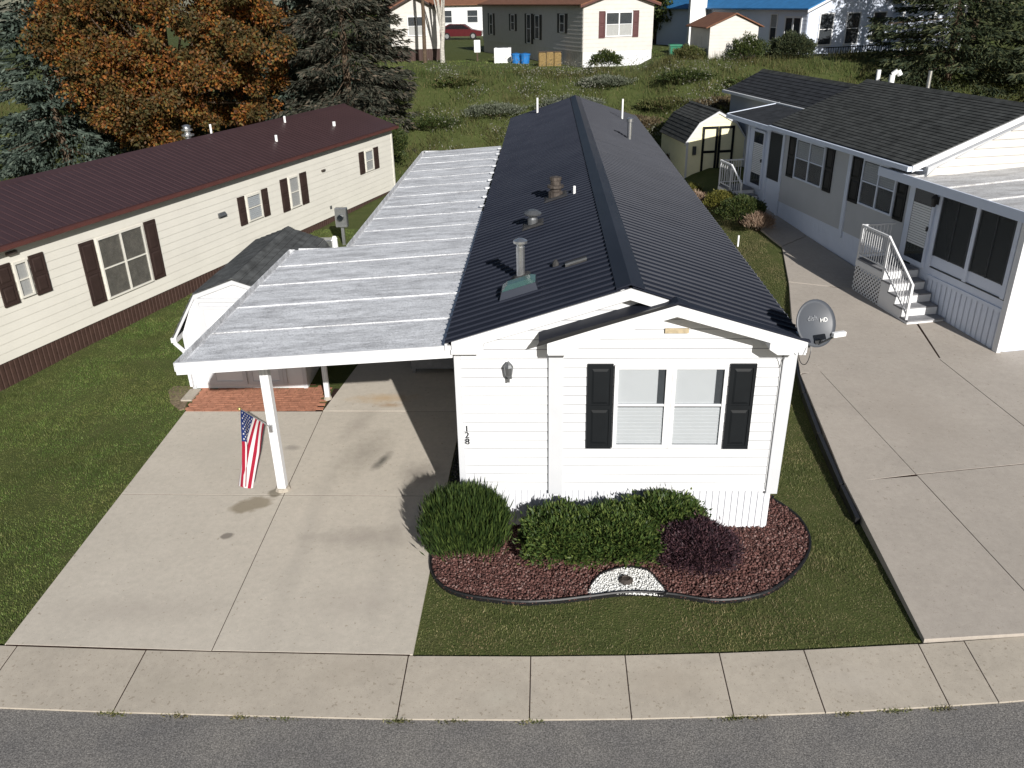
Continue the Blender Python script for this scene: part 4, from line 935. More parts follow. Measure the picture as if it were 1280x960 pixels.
# porch door and screens
def door(t0, t1, z0, z1, name='door'):
    o = MB(RF).box(T(t1), T(t0), .0, .04, z0, z1).build(name, 'neigh_white', rh)
    for q in ((t0, t0+.07, z0, z1), (t1-.07, t1, z0, z1), (t0+.07, t1-.07, z0, z0+.12), (t0+.07, t1-.07, z1-.08, z1)): MB(RF).box(T(q[1]), T(q[0]), .04, .062, q[2], q[3]).build('door_frame', 'neigh_white', o)
    MB(RF).box(T(t1-.07), T(t0+.07), .042, .05, z0+.12, z1-.08).build('pane', 'glass_dark', o)
    mb = MB(RF); zz = z0+.5
    while zz < z1-.5: mb.box(T(t1-.09), T(t0+.09), .05, .056, zz, zz+.05); zz += .062
    mb.build('door_blind', 'blind', o); MB(RF).box(T(t1-.05), T(t1-.1), .062, .1, z0+.95, z0+1.05).build('handle', 'plastic_black', o)
    return o
door(6.78, 7.68, 1.42, 3.42)
for a, b in ((7.95, 9.12), (9.3, 10.42)):
    s_ = MB(RF).box(T(b), T(a), .0, .022, 1.84, 3.38).build('screen_window', 'shade_dark', rh)
    MB(RF).box(T(b)+.03, T(a)-.03, .024, .028, 1.87, 3.35).build('screen', 'screen', s_)
    for q in ((T(b), T(b)+.035, 1.84, 3.38), (T(a)-.035, T(a), 1.84, 3.38), ((T(a)+T(b))/2-.012, (T(a)+T(b))/2+.012, 1.84, 3.38)): MB(RF).box(q[0], q[1], .022, .045, q[2], q[3]).build('screen_frame', 'shade_dark', s_)
for q in (7.86, 9.21, 10.5): MB(RF).box(T(q+.06), T(q-.06), .0, .05, 1.55, 3.42).build('porch_post', 'neigh_white', rh)
lm = thing('wall_lamp', RF(T(7.72), .1, 3.1), 'black lantern beside the screened porch door', 'lamp')
q = RF(T(7.76), .14, 3.02); MB().lathe(q, [(.04, 0), (.06, .04), (.085, .2), (.1, .21), (.05, .28), (.01, .31)], 6).build('lantern', 'plastic_black', lm); MB(RF).box(T(7.82), T(7.7), .05, .09, 3.08, 3.26).build('back_plate', 'plastic_black', lm)
# rear entry and rear wing
MB(RF).box(T(-.4), T(-3.2), -2.2, 0, .5, 3.7).build('entry_wall', 'neigh_white', rh)
MB(RF).prism([(.25, 3.7), (-2.3, 4.08), (-2.3, 4.16), (.25, 3.78)], (T(-.45), T(-4.6)), 0).build('entry_roof', 'shingle_dark', rh)
MB(RF).box(T(-.82), T(-4.6), .24, .3, 3.64, 3.785).build('entry_fascia', 'neigh_white', rh); MB(RF).prism([(.25, 3.66), (-2.3, 4.05), (-2.3, 4.19), (.25, 3.8)], (T(-4.6), T(-4.64)), 0).build('rake_trim', 'neigh_white', rh)
door(-2.65, -1.75, 1.5, 3.5, 'door')
s_ = MB(RF).box(T(-.5), T(-1.4), .0, .022, 2.0, 3.55).build('screen_window', 'shade_dark', rh); MB(RF).box(T(-.53), T(-1.37), .024, .028, 2.03, 3.52).build('screen', 'screen', s_)
for q in (-.42, -1.48, -3.1): MB(RF).box(T(q+.07), T(q-.07), .0, .04, .7, 3.68).build('corner_board', 'neigh_white', rh)
MB(RF).prism([(-2.0, .5), (-5.6, .5), (-5.6, 3.95), (-3.5, 4.68), (-2.0, 3.95)], (T(-3.2), T(-9.5)), 0).build('rear_wing', 'grey_siding', rh)
courses(RF, T(-.9), T(-9.7), (-1.75, 4.06), (-3.45, 4.84), .2, 'shingle_dark', rh); courses(RF, T(-.9), T(-9.7), (-5.9, 3.96), (-3.45, 4.84), .4, 'shingle_dark', rh)
MB(RF).box(T(-2.4), T(-9.7), -1.76, -1.66, 4.0, 4.11).build('gutter', 'white', rh)
MB(RF).prism([(-3.3, 4.8), (-3.45, 4.9), (-3.6, 4.8), (-3.45, 4.86)], (T(-.9), T(-9.72)), 0).build('ridge_cap', 'shingle_black', rh)
for tt, uu, hh, rr, el in ((-.6, -3.15, .45, .07, 0), (.1, -3.2, .35, .09, 1), (2.0, -3.2, .6, .06, 0)):
    q = Vector(RF(T(tt), uu, 5.05)); mb = MB(); mb.lathe(q, [(rr, -.1), (rr, hh), (rr*.7, hh)], 10)
    if el: mb.tube(q+Vector((0, 0, hh)), q+Vector((.14, -.05, hh+.12)), rr*.9, n=8); mb.tube(q+Vector((.14, -.05, hh+.12)), q+Vector((.22, -.08, hh-.02)), rr*.9, n=8)
    mb.build('vent_pipe', 'plastic_white' if tt != 2.0 else 'galv', rh)
# steps with railing and lattice
def stairs(name, t_land0, t_land1, t_end, uo, zl, zg, n, label, rail=True, lat=True, dens=.1, wall_u=.06):
    st = thing(name, RF(T(t_land1), uo/2, zg), label, 'steps')
    np_ = 7
    for i in range(np_):
        a = wall_u+(uo-wall_u)*i/np_; MB(RF).box(T(t_land1), T(t_land0), a, a+(uo-wall_u)/np_-.012, zl-.04, zl).build('plank', 'deck_grey', st)
    dz = (zl-zg)/(n+1); dt = (t_end-t_land1)/n
    for i in range(n):
        z = zl-dz*(i+1); a = t_land1+dt*i
        MB(RF).box(T(a+dt*1.06), T(a), wall_u, uo, z-.035, z).build('tread', 'deck_grey', st)
        MB(RF).box(T(a+.02), T(a), wall_u, uo, z, z+dz-.036).build('riser', 'white', st)
    MB(RF).box(T(t_end-.01), T(t_end-.03), wall_u, uo, zg-.03, zg+dz-.036).build('riser', 'white', st)
    MB(RF).box(T(t_land1), T(t_land0), uo-.03, uo, zl-.2, zl-.042).build('rim_board', 'white', st)
    for i in range(2): 
        tt = (t_land0+.05, t_land1-.05)[i]; MB(RF).box(T(tt+.04), T(tt-.04), uo-.12, uo-.04, zg-.2, zl-.05).build('support_post', 'dark_wood', st)
    if lat:
        lattice(frame(Vector(RF(0, uo-.02, 0)[:2]), RD, RO), T(t_land1+.1), T(t_land0), zg-.05, zl-.18, st, 'white', .13, .035)
        mb = MB(RF); a0 = t_land1+.1; 
        mb.prism([(T(a0), zg-.05), (T(t_end), zg-.05), (T(t_end), zg+.06), (T(a0), zl-.25)], (uo-.025, uo-.015), 1) if False else None
        for i in range(n):
            a = t_land1+dt*i; z = zl-dz*(i+1); MB(RF).box(T(a+dt), T(a), uo-.03, uo-.005, zg-.05, z-.04).build('stringer', 'white', st)
    if rail:
        r0 = zl+.88; pts = [(t_land0+.03, r0), (t_land1-.02, r0), (t_end-.1, zg+dz+.88)]; u = uo-.03; W3 = lambda t, z: Vector(RF(T(t), u, z))
        for a, b in zip(pts, pts[1:]): MB().bar(W3(*a), W3(*b), .05, .05).build('handrail', 'white', st); MB().bar(W3(a[0], a[1]-.78), W3(b[0], b[1]-.78), .03, .03).build('bottom_rail', 'white', st)
        for (t_, z_), zb_ in zip(pts, (zl, zl, zg)): MB().bar(W3(t_, zb_-.1), W3(t_, z_+.03), .055, .055).build('rail_post', 'white', st)
        for a, b in zip(pts, pts[1:]):
            n_ = max(2, int(abs(b[0]-a[0])/dens))
            for k in range(1, n_):
                f = k/n_; t_ = a[0]+(b[0]-a[0])*f; z_ = a[1]+(b[1]-a[1])*f; MB().bar(W3(t_, z_-.78), W3(t_, z_), .018, .018).build('baluster', 'white', st)
        e0 = Vector(RF(T(pts[0][0]), u, r0)); e1 = Vector(RF(T(pts[0][0]), .08, r0)); dv = e1-e0
        MB().bar(e0, e1, .045, .045).build('handrail', 'white', st); MB().bar(e0-Vector((0, 0, .78)), e1-Vector((0, 0, .78)), .03).build('bottom_rail', 'white', st)
        for k in range(1, 9): p = e0+dv*k/9; MB().bar(p-Vector((0, 0, .78)), p, .018).build('baluster', 'white', st)
    return st
stairs('entry_steps', 6.3, 7.55, 8.85, 1.05, 1.38, .28, 4, 'white entry steps with baluster railing and lattice side', True, True)
stairs('entry_steps', -3.2, -2.2, -1.2, 1.0, 1.45, .83, 3, 'grey entry steps with white railing near the yellow shed', True, False, .16)

# ================================================================== BACKGROUND
PZ0 = 4.21
# middle grey house
md = Vector((-.37, .929)); mo = Vector((3.42, 39.2)); mr = Vector((.929, .37))
MF = frame(mo, md, -mr); bz = PZ0+.25
bh = thing('mobile_home', (4, 45, bz), 'far grey mobile home with maroon shuttered front gable window', 'house')
MB(MF).prism([(0, bz+.55), (-4.4, bz+.55), (-4.4, bz+3.0), (-2.2, bz+3.7), (0, bz+3.0)], (0, 18.5), 0).build('wall', 'far_siding', bh)
b0 = lap(MF, .05, 18.5, bz+.55, .22, 'siding_board', 'far_siding', bh)
for k in range(1, 11): inst(b0, (0, 0, .22*k), bh)
FG = frame(mo, mr, -md)
for k in range(14):
    z = bz+.55+.22*k; hw_ = lambda zz: 2.2 if zz < bz+3 else 2.2*(1-(zz-bz-3)/.7)
    if z < bz+3.4: lap(FG, 2.2-hw_(z)+.02, 2.2+hw_(z)-.02, z, .22, 'siding_board', 'far_siding', bh, .015, 2.2-hw_(z+.22)+.02, 2.2+hw_(z+.22)-.02)
skirt(frame(mo+mr*.01, md, -mr), .02, 18.4, bz-.8, bz+.55, 'far_siding', bh, 2.0, .3)
skirt(frame(mo+md*.01, mr, -md), 0.02, 4.38, bz-.8, bz+.55, 'white', bh, .9, .15)
for a, b in (((.3, bz+2.95), (-2.2, bz+3.75)), ((-4.7, bz+2.95), (-2.2, bz+3.75))):
    n_ = (0, .06); MB(MF).prism([a, b, (b[0], b[1]+.07), (a[0], a[1]+.07)], (-.3, 18.8), 0).build('roof', 'brown_roof', bh)
    MB(MF).prism([(a[0], a[1]-.1), (b[0], b[1]-.1), (b[0], b[1]-.003), (a[0], a[1]-.003)], (-.29, -.25), 0).build('fascia', 'maroon_trim', bh)
window(FG, 1.35, 3.05, bz+1.3, bz+2.6, bh, .016, .06, .5, 2, upper='shade_dark', lower='curtain')
shutter(FG, .95, 1.33, bz+1.25, bz+2.65, 'red_paint', bh, .016); shutter(FG, 3.07, 3.45, bz+1.25, bz+2.65, 'red_paint', bh, .016)
for t_, z0, z1 in ((2.6, 1.5, 2.5), (6.7, 1.0, 2.4), (8.2, .7, 2.45), (11.3, 1.4, 2.4), (16.0, 1.0, 2.4)):
    window(MF, t_, t_+.75, bz+z0, bz+z1, bh, .016, .05, .5, 1)
    for s in (-.38, .78): MB(MF).box(t_+s, t_+s+.35, .016, .04, bz+z0-.03, bz+z1+.03).build('shutter', 'black_paint', bh)
def gz(x, y): return hz(x, y)-.06
def simple(name, F_, label, cat, mat, group=None):
    pass
# items along its wall
t = thing('utility_meter', (-3.1, 46.0, PZ0), 'white meter box on a post by the far grey house', 'meter'); MB().box(-3.3, -2.9, 45.9, 46.1, PZ0+.5, PZ0+1.25).build('meter_box', 'plastic_white', t, bevel=.03); MB().box(-3.15, -3.05, 45.95, 46.05, PZ0-.2, PZ0+.5).build('post', 'dark_wood', t)
t = thing('air_conditioner', (-1.4, 44.2, PZ0), 'white air conditioner unit beside the far grey house', 'air conditioner'); MB().box(-1.9, -.85, 43.9, 44.8, PZ0-.15, PZ0+.85).build('cabinet', 'plastic_white', t, bevel=.03); MB().lathe((-1.38, 44.35, PZ0+.85), [(.36, 0), (.36, .03), (.1, .05)], 16).build('fan_grille', 'grey_metal', t)
for x_, y_ in ((-.5, 43.3), (.05, 43.1)):
    t = thing('plastic_tub', (x_, y_, PZ0), 'bright blue plastic tub by the far grey house', 'tub', 'blue tubs by the far grey house'); MB().lathe((x_, y_, PZ0-.1), [(.24, 0), (.3, .55), (.33, .56), (.33, .6), (.27, .6)], 14).build('tub', 'blue_plastic', t); MB().lathe((x_, y_, PZ0+.5), [(.33, 0), (.34, .05), (.05, .1)], 14).build('lid', 'blue_plastic', t)
t = thing('straw_bale', (1.5, 40.9, PZ0), 'golden straw bale against the far grey house', 'bale')
for i in range(3): MB().box(.9+i*.45, 1.33+i*.45, 40.5, 41.3, PZ0-.1, PZ0+.72+.03*(i % 2)).build('flake', 'straw', t, bevel=.05)
for y_ in (40.7, 41.1): MB().bar((.88, y_, PZ0+.76), (2.26, y_, PZ0+.76), .02).build('twine', 'dark_wood', t)
# far left house
f0 = Vector((-8.6, 47.0)); fd = Vector((.97, .2)).normalized(); FF = frame(f0, fd, Vector((fd.y, -fd.x)))
fh = thing('mobile_home', (-7, 49, PZ0), 'far white trailer with brown skirting behind the birch', 'house')
MB(FF).prism([(-.2, PZ0+.7), (3.0, PZ0+.7), (3.0, PZ0+3.1), (1.4, PZ0+3.9), (-.2, PZ0+3.1)], (0, -14), 1).build('wall', 'far_siding', fh)
for k in range(12): lap(FF, -.2, 3.0, PZ0+.7+k*.2, .2, 'siding_board', 'far_siding', fh, .015)
skirt(frame(f0-Vector((fd.y, -fd.x))*.01, fd, Vector((fd.y, -fd.x))), -.2, 3.0, PZ0-.3, PZ0+.72, 'skirt_brown', fh, .8, .15)
for a, b in (((-.5, PZ0+3.0), (1.4, PZ0+3.95)), ((3.3, PZ0+3.0), (1.4, PZ0+3.95))): MB(FF).prism([a, b, (b[0], b[1]+.07), (a[0], a[1]+.07)], (.3, -14.2), 1).build('roof', 'brown_roof', fh); MB(FF).prism([(a[0], a[1]-.12), (b[0], b[1]-.12), b, a], (.26, .3), 1).build('fascia', 'brown_paint', fh)
window(FF, .9, 2.1, PZ0+1.5, PZ0+2.7, fh, .016, .06, .5, 2, upper='shade_dark', lower='curtain')
# brown roofed shed
F0 = Vector((9.95, 36.2)); sd_ = Vector((.985, .12)).normalized(); SF = frame(F0, sd_, Vector((sd_.y, -sd_.x))); sz = 4.45
s3 = thing('utility_shed', (11, 38, sz), 'white utility shed with rusty brown low gable roof', 'shed')
MB(SF).prism([(0, sz-.5), (2.6, sz-.5), (2.6, sz+1.85), (1.35, sz+2.4), (0, sz+1.85)], (0, -3.6), 1).build('wall', 'far_siding', s3)
for k in range(14):
    z = sz+k*.16; hw_ = lambda zz: 1.3 if zz < sz+1.85 else 1.3*(1-(zz-sz-1.85)/.55)
    if z < sz+2.2: lap(SF, 1.3-hw_(z), 1.3+hw_(z), z, .16, 'siding_board', 'far_siding', s3, .015, 1.3-hw_(z+.16), 1.3+hw_(z+.16))
for a, b in (((-.25, sz+1.78), (1.33, sz+2.45)), ((2.85, sz+1.78), (1.33, sz+2.45))): MB(SF).prism([a, b, (b[0], b[1]+.06), (a[0], a[1]+.06)], (.15, -3.8), 1).build('roof', 'brown_roof', s3)
mb = MB(frame(F0, (-sd_.y, sd_.x), -sd_))
for k in range(9): mb.box(1.4, 2.2, .0, .02, sz+.2+k*.13, sz+.29+k*.13)
mb.build('louvre', 'far_siding', s3)
# blue roofed house
uz = 4.2; U0 = Vector((15.3, 37.4)); us = Vector((-.42, .907)).normalized(); ug = Vector((us.y, -us.x))
USd = frame(U0, us, -ug); UG = frame(U0, ug, -us); UW = 6.6; UL = 15
bl = thing('mobile_home', (16, 44, uz), 'white house with bright blue roof behind black railing', 'house')
MB(UG).prism([(0, uz-.4), (UW, uz-.4), (UW, uz+2.9), (UW/2, uz+4.2), (0, uz+2.9)], (0, -UL), 1).build('wall', 'neigh_white', bl)
b0 = lap(USd, .05, UL, uz+.3, .2, 'siding_board', 'neigh_white', bl, .015)
for k in range(1, 13): inst(b0, (0, 0, .2*k), bl)
b0 = lap(UG, .02, UW-.02, uz+.3, .2, 'siding_board', 'neigh_white', bl, .015)
for k in range(1, 13): inst(b0, (0, 0, .2*k), bl)
for a, b in (((-.35, uz+2.82), (UW/2, uz+4.27)), ((UW+.35, uz+2.82), (UW/2, uz+4.27))):
    MB(UG).prism([a, b, (b[0], b[1]+.07), (a[0], a[1]+.07)], (.35, -UL-.3), 1).build('roof', 'blue_tarp', bl); MB(UG).prism([(a[0], a[1]-.14), (b[0], b[1]-.14), (b[0], b[1]-.003), (a[0], a[1]-.003)], (.3, .34), 1).build('fascia', 'white', bl)
for a, b in ((.75, 1.75), (2.6, 3.6), (4.45, 5.45)): window(UG, a, b, uz+1.0, uz+2.65, bl, .016, .07, .5, 1, upper='shade_dark', lower='shade_dark')
window(USd, 2.4, 3.0, uz+1.2, uz+2.6, bl, .016, .05, .5, 1, upper='curtain'); window(USd, .4, 1.8, uz+.5, uz+2.5, bl, .016, .1, 0, 2); window(USd, 5.2, 5.9, uz+1.2, uz+2.5, bl, .016, .05, .5, 1); window(USd, 8.2, 8.9, uz+1.2, uz+2.5, bl, .016, .05, .5, 1)
p = USd(9.5, .55, 0); MB().box(p[0]-.5, p[0]+.5, p[1]-.4, p[1]+.4, uz-.3, uz+4.3).build('chimney', 'plastic_white', bl)
rl = thing('iron_railing', (18.5, 37.2, uz), 'black iron railing along the deck of the blue roofed house', 'railing')
for z in (.25, 1.0): MB().bar((15.9, 36.0, uz+z), (21.9, 38.8, uz+z), .05).build('rail', 'black_paint', rl)
bb = MB().box(15.89, 15.92, 35.99, 36.02, uz+.1, uz+1.0).build('baluster', 'black_paint', rl)
for k in range(1, 41): inst(bb, (.15*k, .07*k, 0), rl)
MB(frame((15.8, 36.1), (.906, .423), (-.423, .906))).box(0, 6.8, 0, 1.2, uz-.5, uz+.1).build('deck_edge', 'dark_wood', rl)
fnc = thing('porch_frame', (21.2, 39, uz), 'white porch frame with red rail at the right of the blue roofed house', 'porch')
for x in (20.9, 22.6, 24.2): MB().box(x-.06, x+.06, 38.9, 39.02, uz-.2, uz+2.9).build('post', 'white', fnc)
MB().box(20.9, 24.2, 38.88, 38.96, uz+1.25, uz+1.4).build('rail', 'red_paint', fnc); MB().box(20.8, 24.3, 38.86, 39.05, uz+2.75, uz+2.95).build('header', 'white', fnc); MB().box(20.9, 24.2, 39.6, 39.7, uz-.2, uz+2.75).build('back_wall', 'neigh_white', fnc)
# green bin and post between houses
t = thing('wheelie_bin', (8.6, 39.0, PZ0), 'green bin standing between far grey house and brown roofed shed', 'bin'); MB().hexa([(8.35, 38.8, PZ0+.1), (8.85, 38.8, PZ0+.1), (8.85, 39.3, PZ0+.1), (8.35, 39.3, PZ0+.1), (8.28, 38.7, PZ0+1.05), (8.92, 38.7, PZ0+1.05), (8.92, 39.4, PZ0+1.05), (8.28, 39.4, PZ0+1.05)]).build('body', 'green_plastic', t); MB().box(8.25, 8.95, 38.66, 39.45, PZ0+1.06, PZ0+1.14).build('lid', 'green_plastic', t)
# red car far away
rc = thing('parked_car', (-7.2, 78, PZ0), 'red car parked far behind beside the white trailers', 'car')
MB().prism([(-9.3, .3), (-5.1, .3), (-5.0, .75), (-6.0, .9), (-6.8, 1.4), (-8.3, 1.42), (-9.2, .95), (-9.4, .8)], (77.2, 78.9), 1).build('body', 'red_car', rc); 
for v in rc.children[0].data.vertices: v.co.z += PZ0
MB().prism([(-8.9, PZ0+.98), (-6.2, PZ0+.95), (-6.9, PZ0+1.34), (-8.2, PZ0+1.36)], (77.19, 77.2), 1).build('side_glass', 'glass_dark', rc)
for x in (-8.5, -5.9): wv = MB().tube((x, 77.15, PZ0+.32), (x, 77.4, PZ0+.32), .33, n=14).build('wheel', 'rubber', rc); MB().tube((x, 77.13, PZ0+.32), (x, 77.16, PZ0+.32), .2, n=12).build('rim', 'galv', wv)
fb = thing('mobile_home', (-6, 88, PZ0), 'distant white trailer beyond the red car', 'house'); MB().box(-14, 2, 86, 90, PZ0-.2, PZ0+3.1).build('wall', 'white', fb); MB().prism([(85.6, PZ0+3.05), (88, PZ0+3.9), (90.4, PZ0+3.05), (90.4, PZ0+3.15), (88, PZ0+4.0), (85.6, PZ0+3.15)], (-14.3, 2.3), 0).build('roof', 'brown_roof', fb)
for x in (-10, -7.2, -3): window(frame((0, 86), (1, 0), (0, -1)), x, x+1.2, PZ0+1.3, PZ0+2.6, fb, .0, .06, .5, 1)

# ================================================================== VEGETATION
def blades(name, n, region, hmin, hmax, wd, mat, label, excl=(), bend=.5, zoff=-.05, dens_fn=None, seg=1, cat='grass'):
    x0, x1, y0, y1 = region if len(region) == 4 and np.ndim(region[0]) == 0 else (min(p[0] for p in region), max(p[0] for p in region), min(p[1] for p in region), max(p[1] for p in region))
    x = rng.uniform(x0, x1, n); y = rng.uniform(y0, y1, n); k = np.ones(n, bool)
    if np.ndim(region[0]): k &= inpoly(x, y, region)
    for e in excl: k &= ~inpoly(x, y, e)
    if dens_fn is not None: k &= rng.uniform(0, 1, n) < dens_fn(x, y)
    x = x[k]; y = y[k]; n = len(x); a = rng.uniform(0, 2*np.pi, n); H = rng.uniform(hmin, hmax, n)*(.8+.4*np.sin(x*1.9)*np.sin(y*2.3)); b = rng.uniform(.1, bend, n)*H
    ca, sa = np.cos(a), np.sin(a); t2 = rng.uniform(0, 2*np.pi, n); z = h(x, y)+zoff
    w_ = wd*rng.uniform(.7, 1.3, n)
    P0 = np.stack([x-sa*w_/2, y+ca*w_/2, z], -1); P1 = np.stack([x+sa*w_/2, y-ca*w_/2, z], -1); Tt = np.stack([x+np.cos(t2)*b, y+np.sin(t2)*b, z+H], -1)
    o = npmesh(name, np.stack([P0, P1, Tt], 1).reshape(-1, 3), np.arange(3*n).reshape(-1, 3), mat, None, (float(x.mean()), float(y.mean()), 0)); return tag(o, label, cat, None, 'stuff')
lwall = lambda y: -10.95+(y-5.3)*5.85/18.7
left_lawn = [(-14.5, -3.0), *[(dxl(-2.9+q*.22)+.03+random.uniform(-.04, .04), -2.9+q*.22) for q in range(32)], (dxl(4.2)-.02, 4.2), (-6.65, 5.3), (-6.75, 9.6), (-5.4, 9.8), (-2.8, 9.8), (-2.8, 18), (lwall(18), 18), (lwall(2)+.03, 2), (-12.4, .6)]
drv2 = [(-3.6, 4), (-.4, 4), (-.4, 17.6), (-2.95, 17.6), (-2.95, 8.2)]
shedp = [(-6.66, 5.25), (-3.95, 5.25), (-3.95, 9.6), (-6.66, 9.6)]
blades('lawn_grass', 420000, left_lawn, .022, .05, .011, 'grass_lawn', 'mown green lawn between driveway and cream mobile home', [shedp, drv2], .9, -.028)
front_lawn = [(-.44, yb(-.5)-.03)]+[(q*.21, yb(q*.21)-.035+random.uniform(-.03, .03)) for q in range(30)]+[(6.36, yb(6.3)-.02), (6.45, 0), (6.57, 2.3), (6.9, 5.4), (7.4, 8), (8.1, 11.1), (8.6, 14.2), (8.0, 17.8), (7.2, 21), (4.95, 21), (4.95, .5), (-.43, .5)]
blades('lawn_grass', 380000, front_lawn, .02, .045, .01, 'grass_dry', 'dry olive lawn in front of the planting bed', [bed], .9, -.028)
# bank weeds
wx = [(-30, 24.8), (-8.5, 24.8), (-4.9, 24.4), (5.5, 24.4), (7, 28), (9.5, 29), (13, 29), (30, 27), (30, 37), (-30, 37)]
pat = lambda x, y: .25+.75*(np.sin(x*1.3+y*.7)*np.sin(y*1.1-x*.6) > -.25)
blades('bank_weeds', 90000, wx, .16, .58, .035, 'weeds', 'tall weeds and brush covering the bank behind the houses', [], .7, -.08, pat)
blades('bank_grass', 90000, [(-30, 24.8), (30, 24.8), (30, 47), (-30, 47)], .06, .2, .03, 'grass_lawn', 'rough grass over the bank and the upper terrace', [[(3.3, 39), (7.6, 41), (-1, 60), (-8, 58)]], .8, -.08)
# seed heads
n = 4500; cxs = rng.uniform(-5, 11, 46); cys = rng.uniform(25.5, 36.5, 46); q = rng.integers(0, 46, n); x = cxs[q]+rng.normal(0, .4, n); y = cys[q]+rng.normal(0, .35, n)
V, Fq = leaves(np.stack([x, y, h(x, y)+rng.uniform(.25, .8, n)], -1), rand_dirs(n), .09, .05); tag(npmesh('seed_heads', V, Fq, 'seedhead', None, (3, 30, 2)), 'pale grey seed heads standing among the bank weeds', 'weeds', None, 'stuff')
spc = [(-6.5, 4.25), (-6.42, 4.3), (-6.6, 5.28), (-6.66, 6.2), (-7.05, 6.0), (-7.15, 5.2), (-6.85, 4.6)]
o = MB().prism(spc, (-.1, .012), 2).build('soil_patch', 'bare_soil'); o['kind'] = 'structure'
# weed tufts along road joint
n = 900; cx_ = np.array([-4.05, -4.0, -3.2, -2.4, -1.9, -.47, -.45, .2, 1.15, 3.62, 3.65, 3.9, 5.0, 5.6, 6.2]); q = rng.integers(0, len(cx_), n); x = cx_[q]+rng.normal(0, .09, n); y = np.array([yf(v) for v in x])+rng.normal(-.01, .02, n)
V, Fq = leaves(np.stack([x, y, np.full(n, -.1)], -1), rand_dirs(n)*[1, 1, .3]+[0, 0, .6], .05, .014); tag(npmesh('kerb_weeds', V, Fq, 'grass_dry', None, (0, -3.9, -.1)), 'small weeds growing in the joint between pavement and road', 'weeds', None, 'stuff')

def bush(name, c, rx, ry, hgt, n, leafL, leafW, mat, label, cat='shrub', up=.5, flat=.0, group=None, stem=True, lump=.12, jit=.5, box=2.0):
    """foliage through an uneven volume; c = base centre"""
    d_ = rand_dirs(n); d_[:, 2] = np.abs(d_[:, 2])*1.0-.25*(rng.uniform(0, 1, n) < .35)
    if box > 2:      # squarer outline
        nn = (np.abs(d_[:, 0])**box+np.abs(d_[:, 1])**box+np.abs(d_[:, 2])**box)**(1/box); d_ = d_/nn[:, None]
    r = 1-np.abs(rng.normal(0, .16, n)); 
    ph = np.array([3.1, 5.3, 4.2]); lum = 1+lump*(np.sin(d_[:, 0]*7+ph[0]+c[0])*np.sin(d_[:, 1]*8+ph[1]+c[1])+.6*np.sin(d_[:, 2]*9+d_[:, 0]*5)+.5*rng.normal(0, .3, n))
    P = d_*(r*lum)[:, None]*np.array([rx, ry, hgt*.55])+np.array([c[0], c[1], c[2]+hgt*.45])
    P[:, 2] = np.maximum(P[:, 2], c[2]+.02)
    D = unit(d_*(1-up)+np.array([0, 0, 1])*up+rand_dirs(n)*jit)
    st = rng.uniform(0, 1, n) < .05; P[st] += d_[st]*rng.uniform(.03, .13, (st.sum(), 1))*[1, 1, .8]; P[:, 2] = np.maximum(P[:, 2], c[2]+.02)
    t = thing(name, c, label, cat, group); V, Fq = leaves(P, D, leafL*rng.uniform(.6, 1.3, n), leafW*rng.uniform(.7, 1.2, n))
    npmesh('foliage', V, Fq, mat, t, None)
    ch = t.children[-1]; ch.matrix_parent_inverse = Matrix.Translation(-Vector(c))
    mb = MB()
    for k in range(7): a = k*2.39; mb.tube((c[0], c[1], c[2]-.02), (c[0]+math.cos(a)*rx*.55, c[1]+math.sin(a)*ry*.55, c[2]+hgt*.65), .02, .006, 5)
    mb.build('stems', 'bark', t); return t
bush('yew_bush', (.1, -.72, 0), .6, .52, .93, 19000, .2, .022, 'yew', 'spiky dark green upright yew at the driveway corner', up=.78, jit=.22, lump=.06, box=3.2)
bush('yew_bush', (1.62, -.78, 0), .6, .5, .74, 15000, .085, .03, 'yew_light', 'clipped green yew hedge between spiky yew and white stones', up=.4, lump=.13, jit=.6, box=3)
bush('yew_bush', (2.38, -.8, 0), .66, .52, .76, 16000, .085, .03, 'yew_light', 'clipped green yew hedge behind the white stone patch', up=.4, lump=.13, jit=.6, box=3)
bush('yew_bush', (3.15, -.45, 0), .62, .36, .84, 11000, .085, .03, 'yew_light', 'taller green yew against the house behind the purple bush', up=.45, lump=.14, jit=.6, box=2.6)
bush('barberry_bush', (3.6, -1.02, 0), .62, .52, .74, 19000, .065, .018, 'barberry', 'dark purple rounded barberry bush on red lava rock', up=.4, lump=.08, jit=.7)
bush('boxwood_bush', (7.62, 18.5, hz(7.6, 18.5)-.05), .6, .55, .75, 7000, .07, .035, 'shrub_gold', 'low golden green shrub by the rear entry steps', up=.4)
bush('boxwood_bush', (7.95, 16.7, hz(7.9, 16.7)-.05), .75, .65, .95, 9000, .07, .035, 'shrub_green', 'rounded green shrub beside dry pink plants', up=.4)
bush('flower_clump', (8.35, 15.9, hz(8.3, 15.9)-.05), .45, .4, .55, 2500, .14, .02, 'dry_plant', 'dried pinkish flower clump beside the green shrub', 'plant', up=.6)
bush('flower_clump', (6.95, 19.6, hz(7, 19.6)-.05), .35, .5, .7, 2500, .14, .025, 'dry_plant', 'dried flower clump at the yellow shed corner', 'plant', up=.6)
bush('flower_clump', (7.0, 21.3, hz(7, 21.3)-.05), .4, .5, .6, 3500, .09, .03, 'shrub_gold', 'golden leafy clump below the yellow shed', 'plant', up=.5)
o = MB().tube((7.5, 14.9, hz(7.5, 14.9)-.1), (7.5, 14.9, hz(7.5, 14.9)+.32), .03, n=8).build('lawn_stake', 'plastic_white'); tag(o, 'short white stake standing in lawn beside the shrubs', 'stake')
bush('bank_bush', (-6.2, 26.5, hz(-6.2, 26.5)-.05), 1.3, 1.2, 2.3, 14000, .1, .05, 'shrub_green', 'leafy green bush at the end of cream mobile home', up=.3, lump=.2)
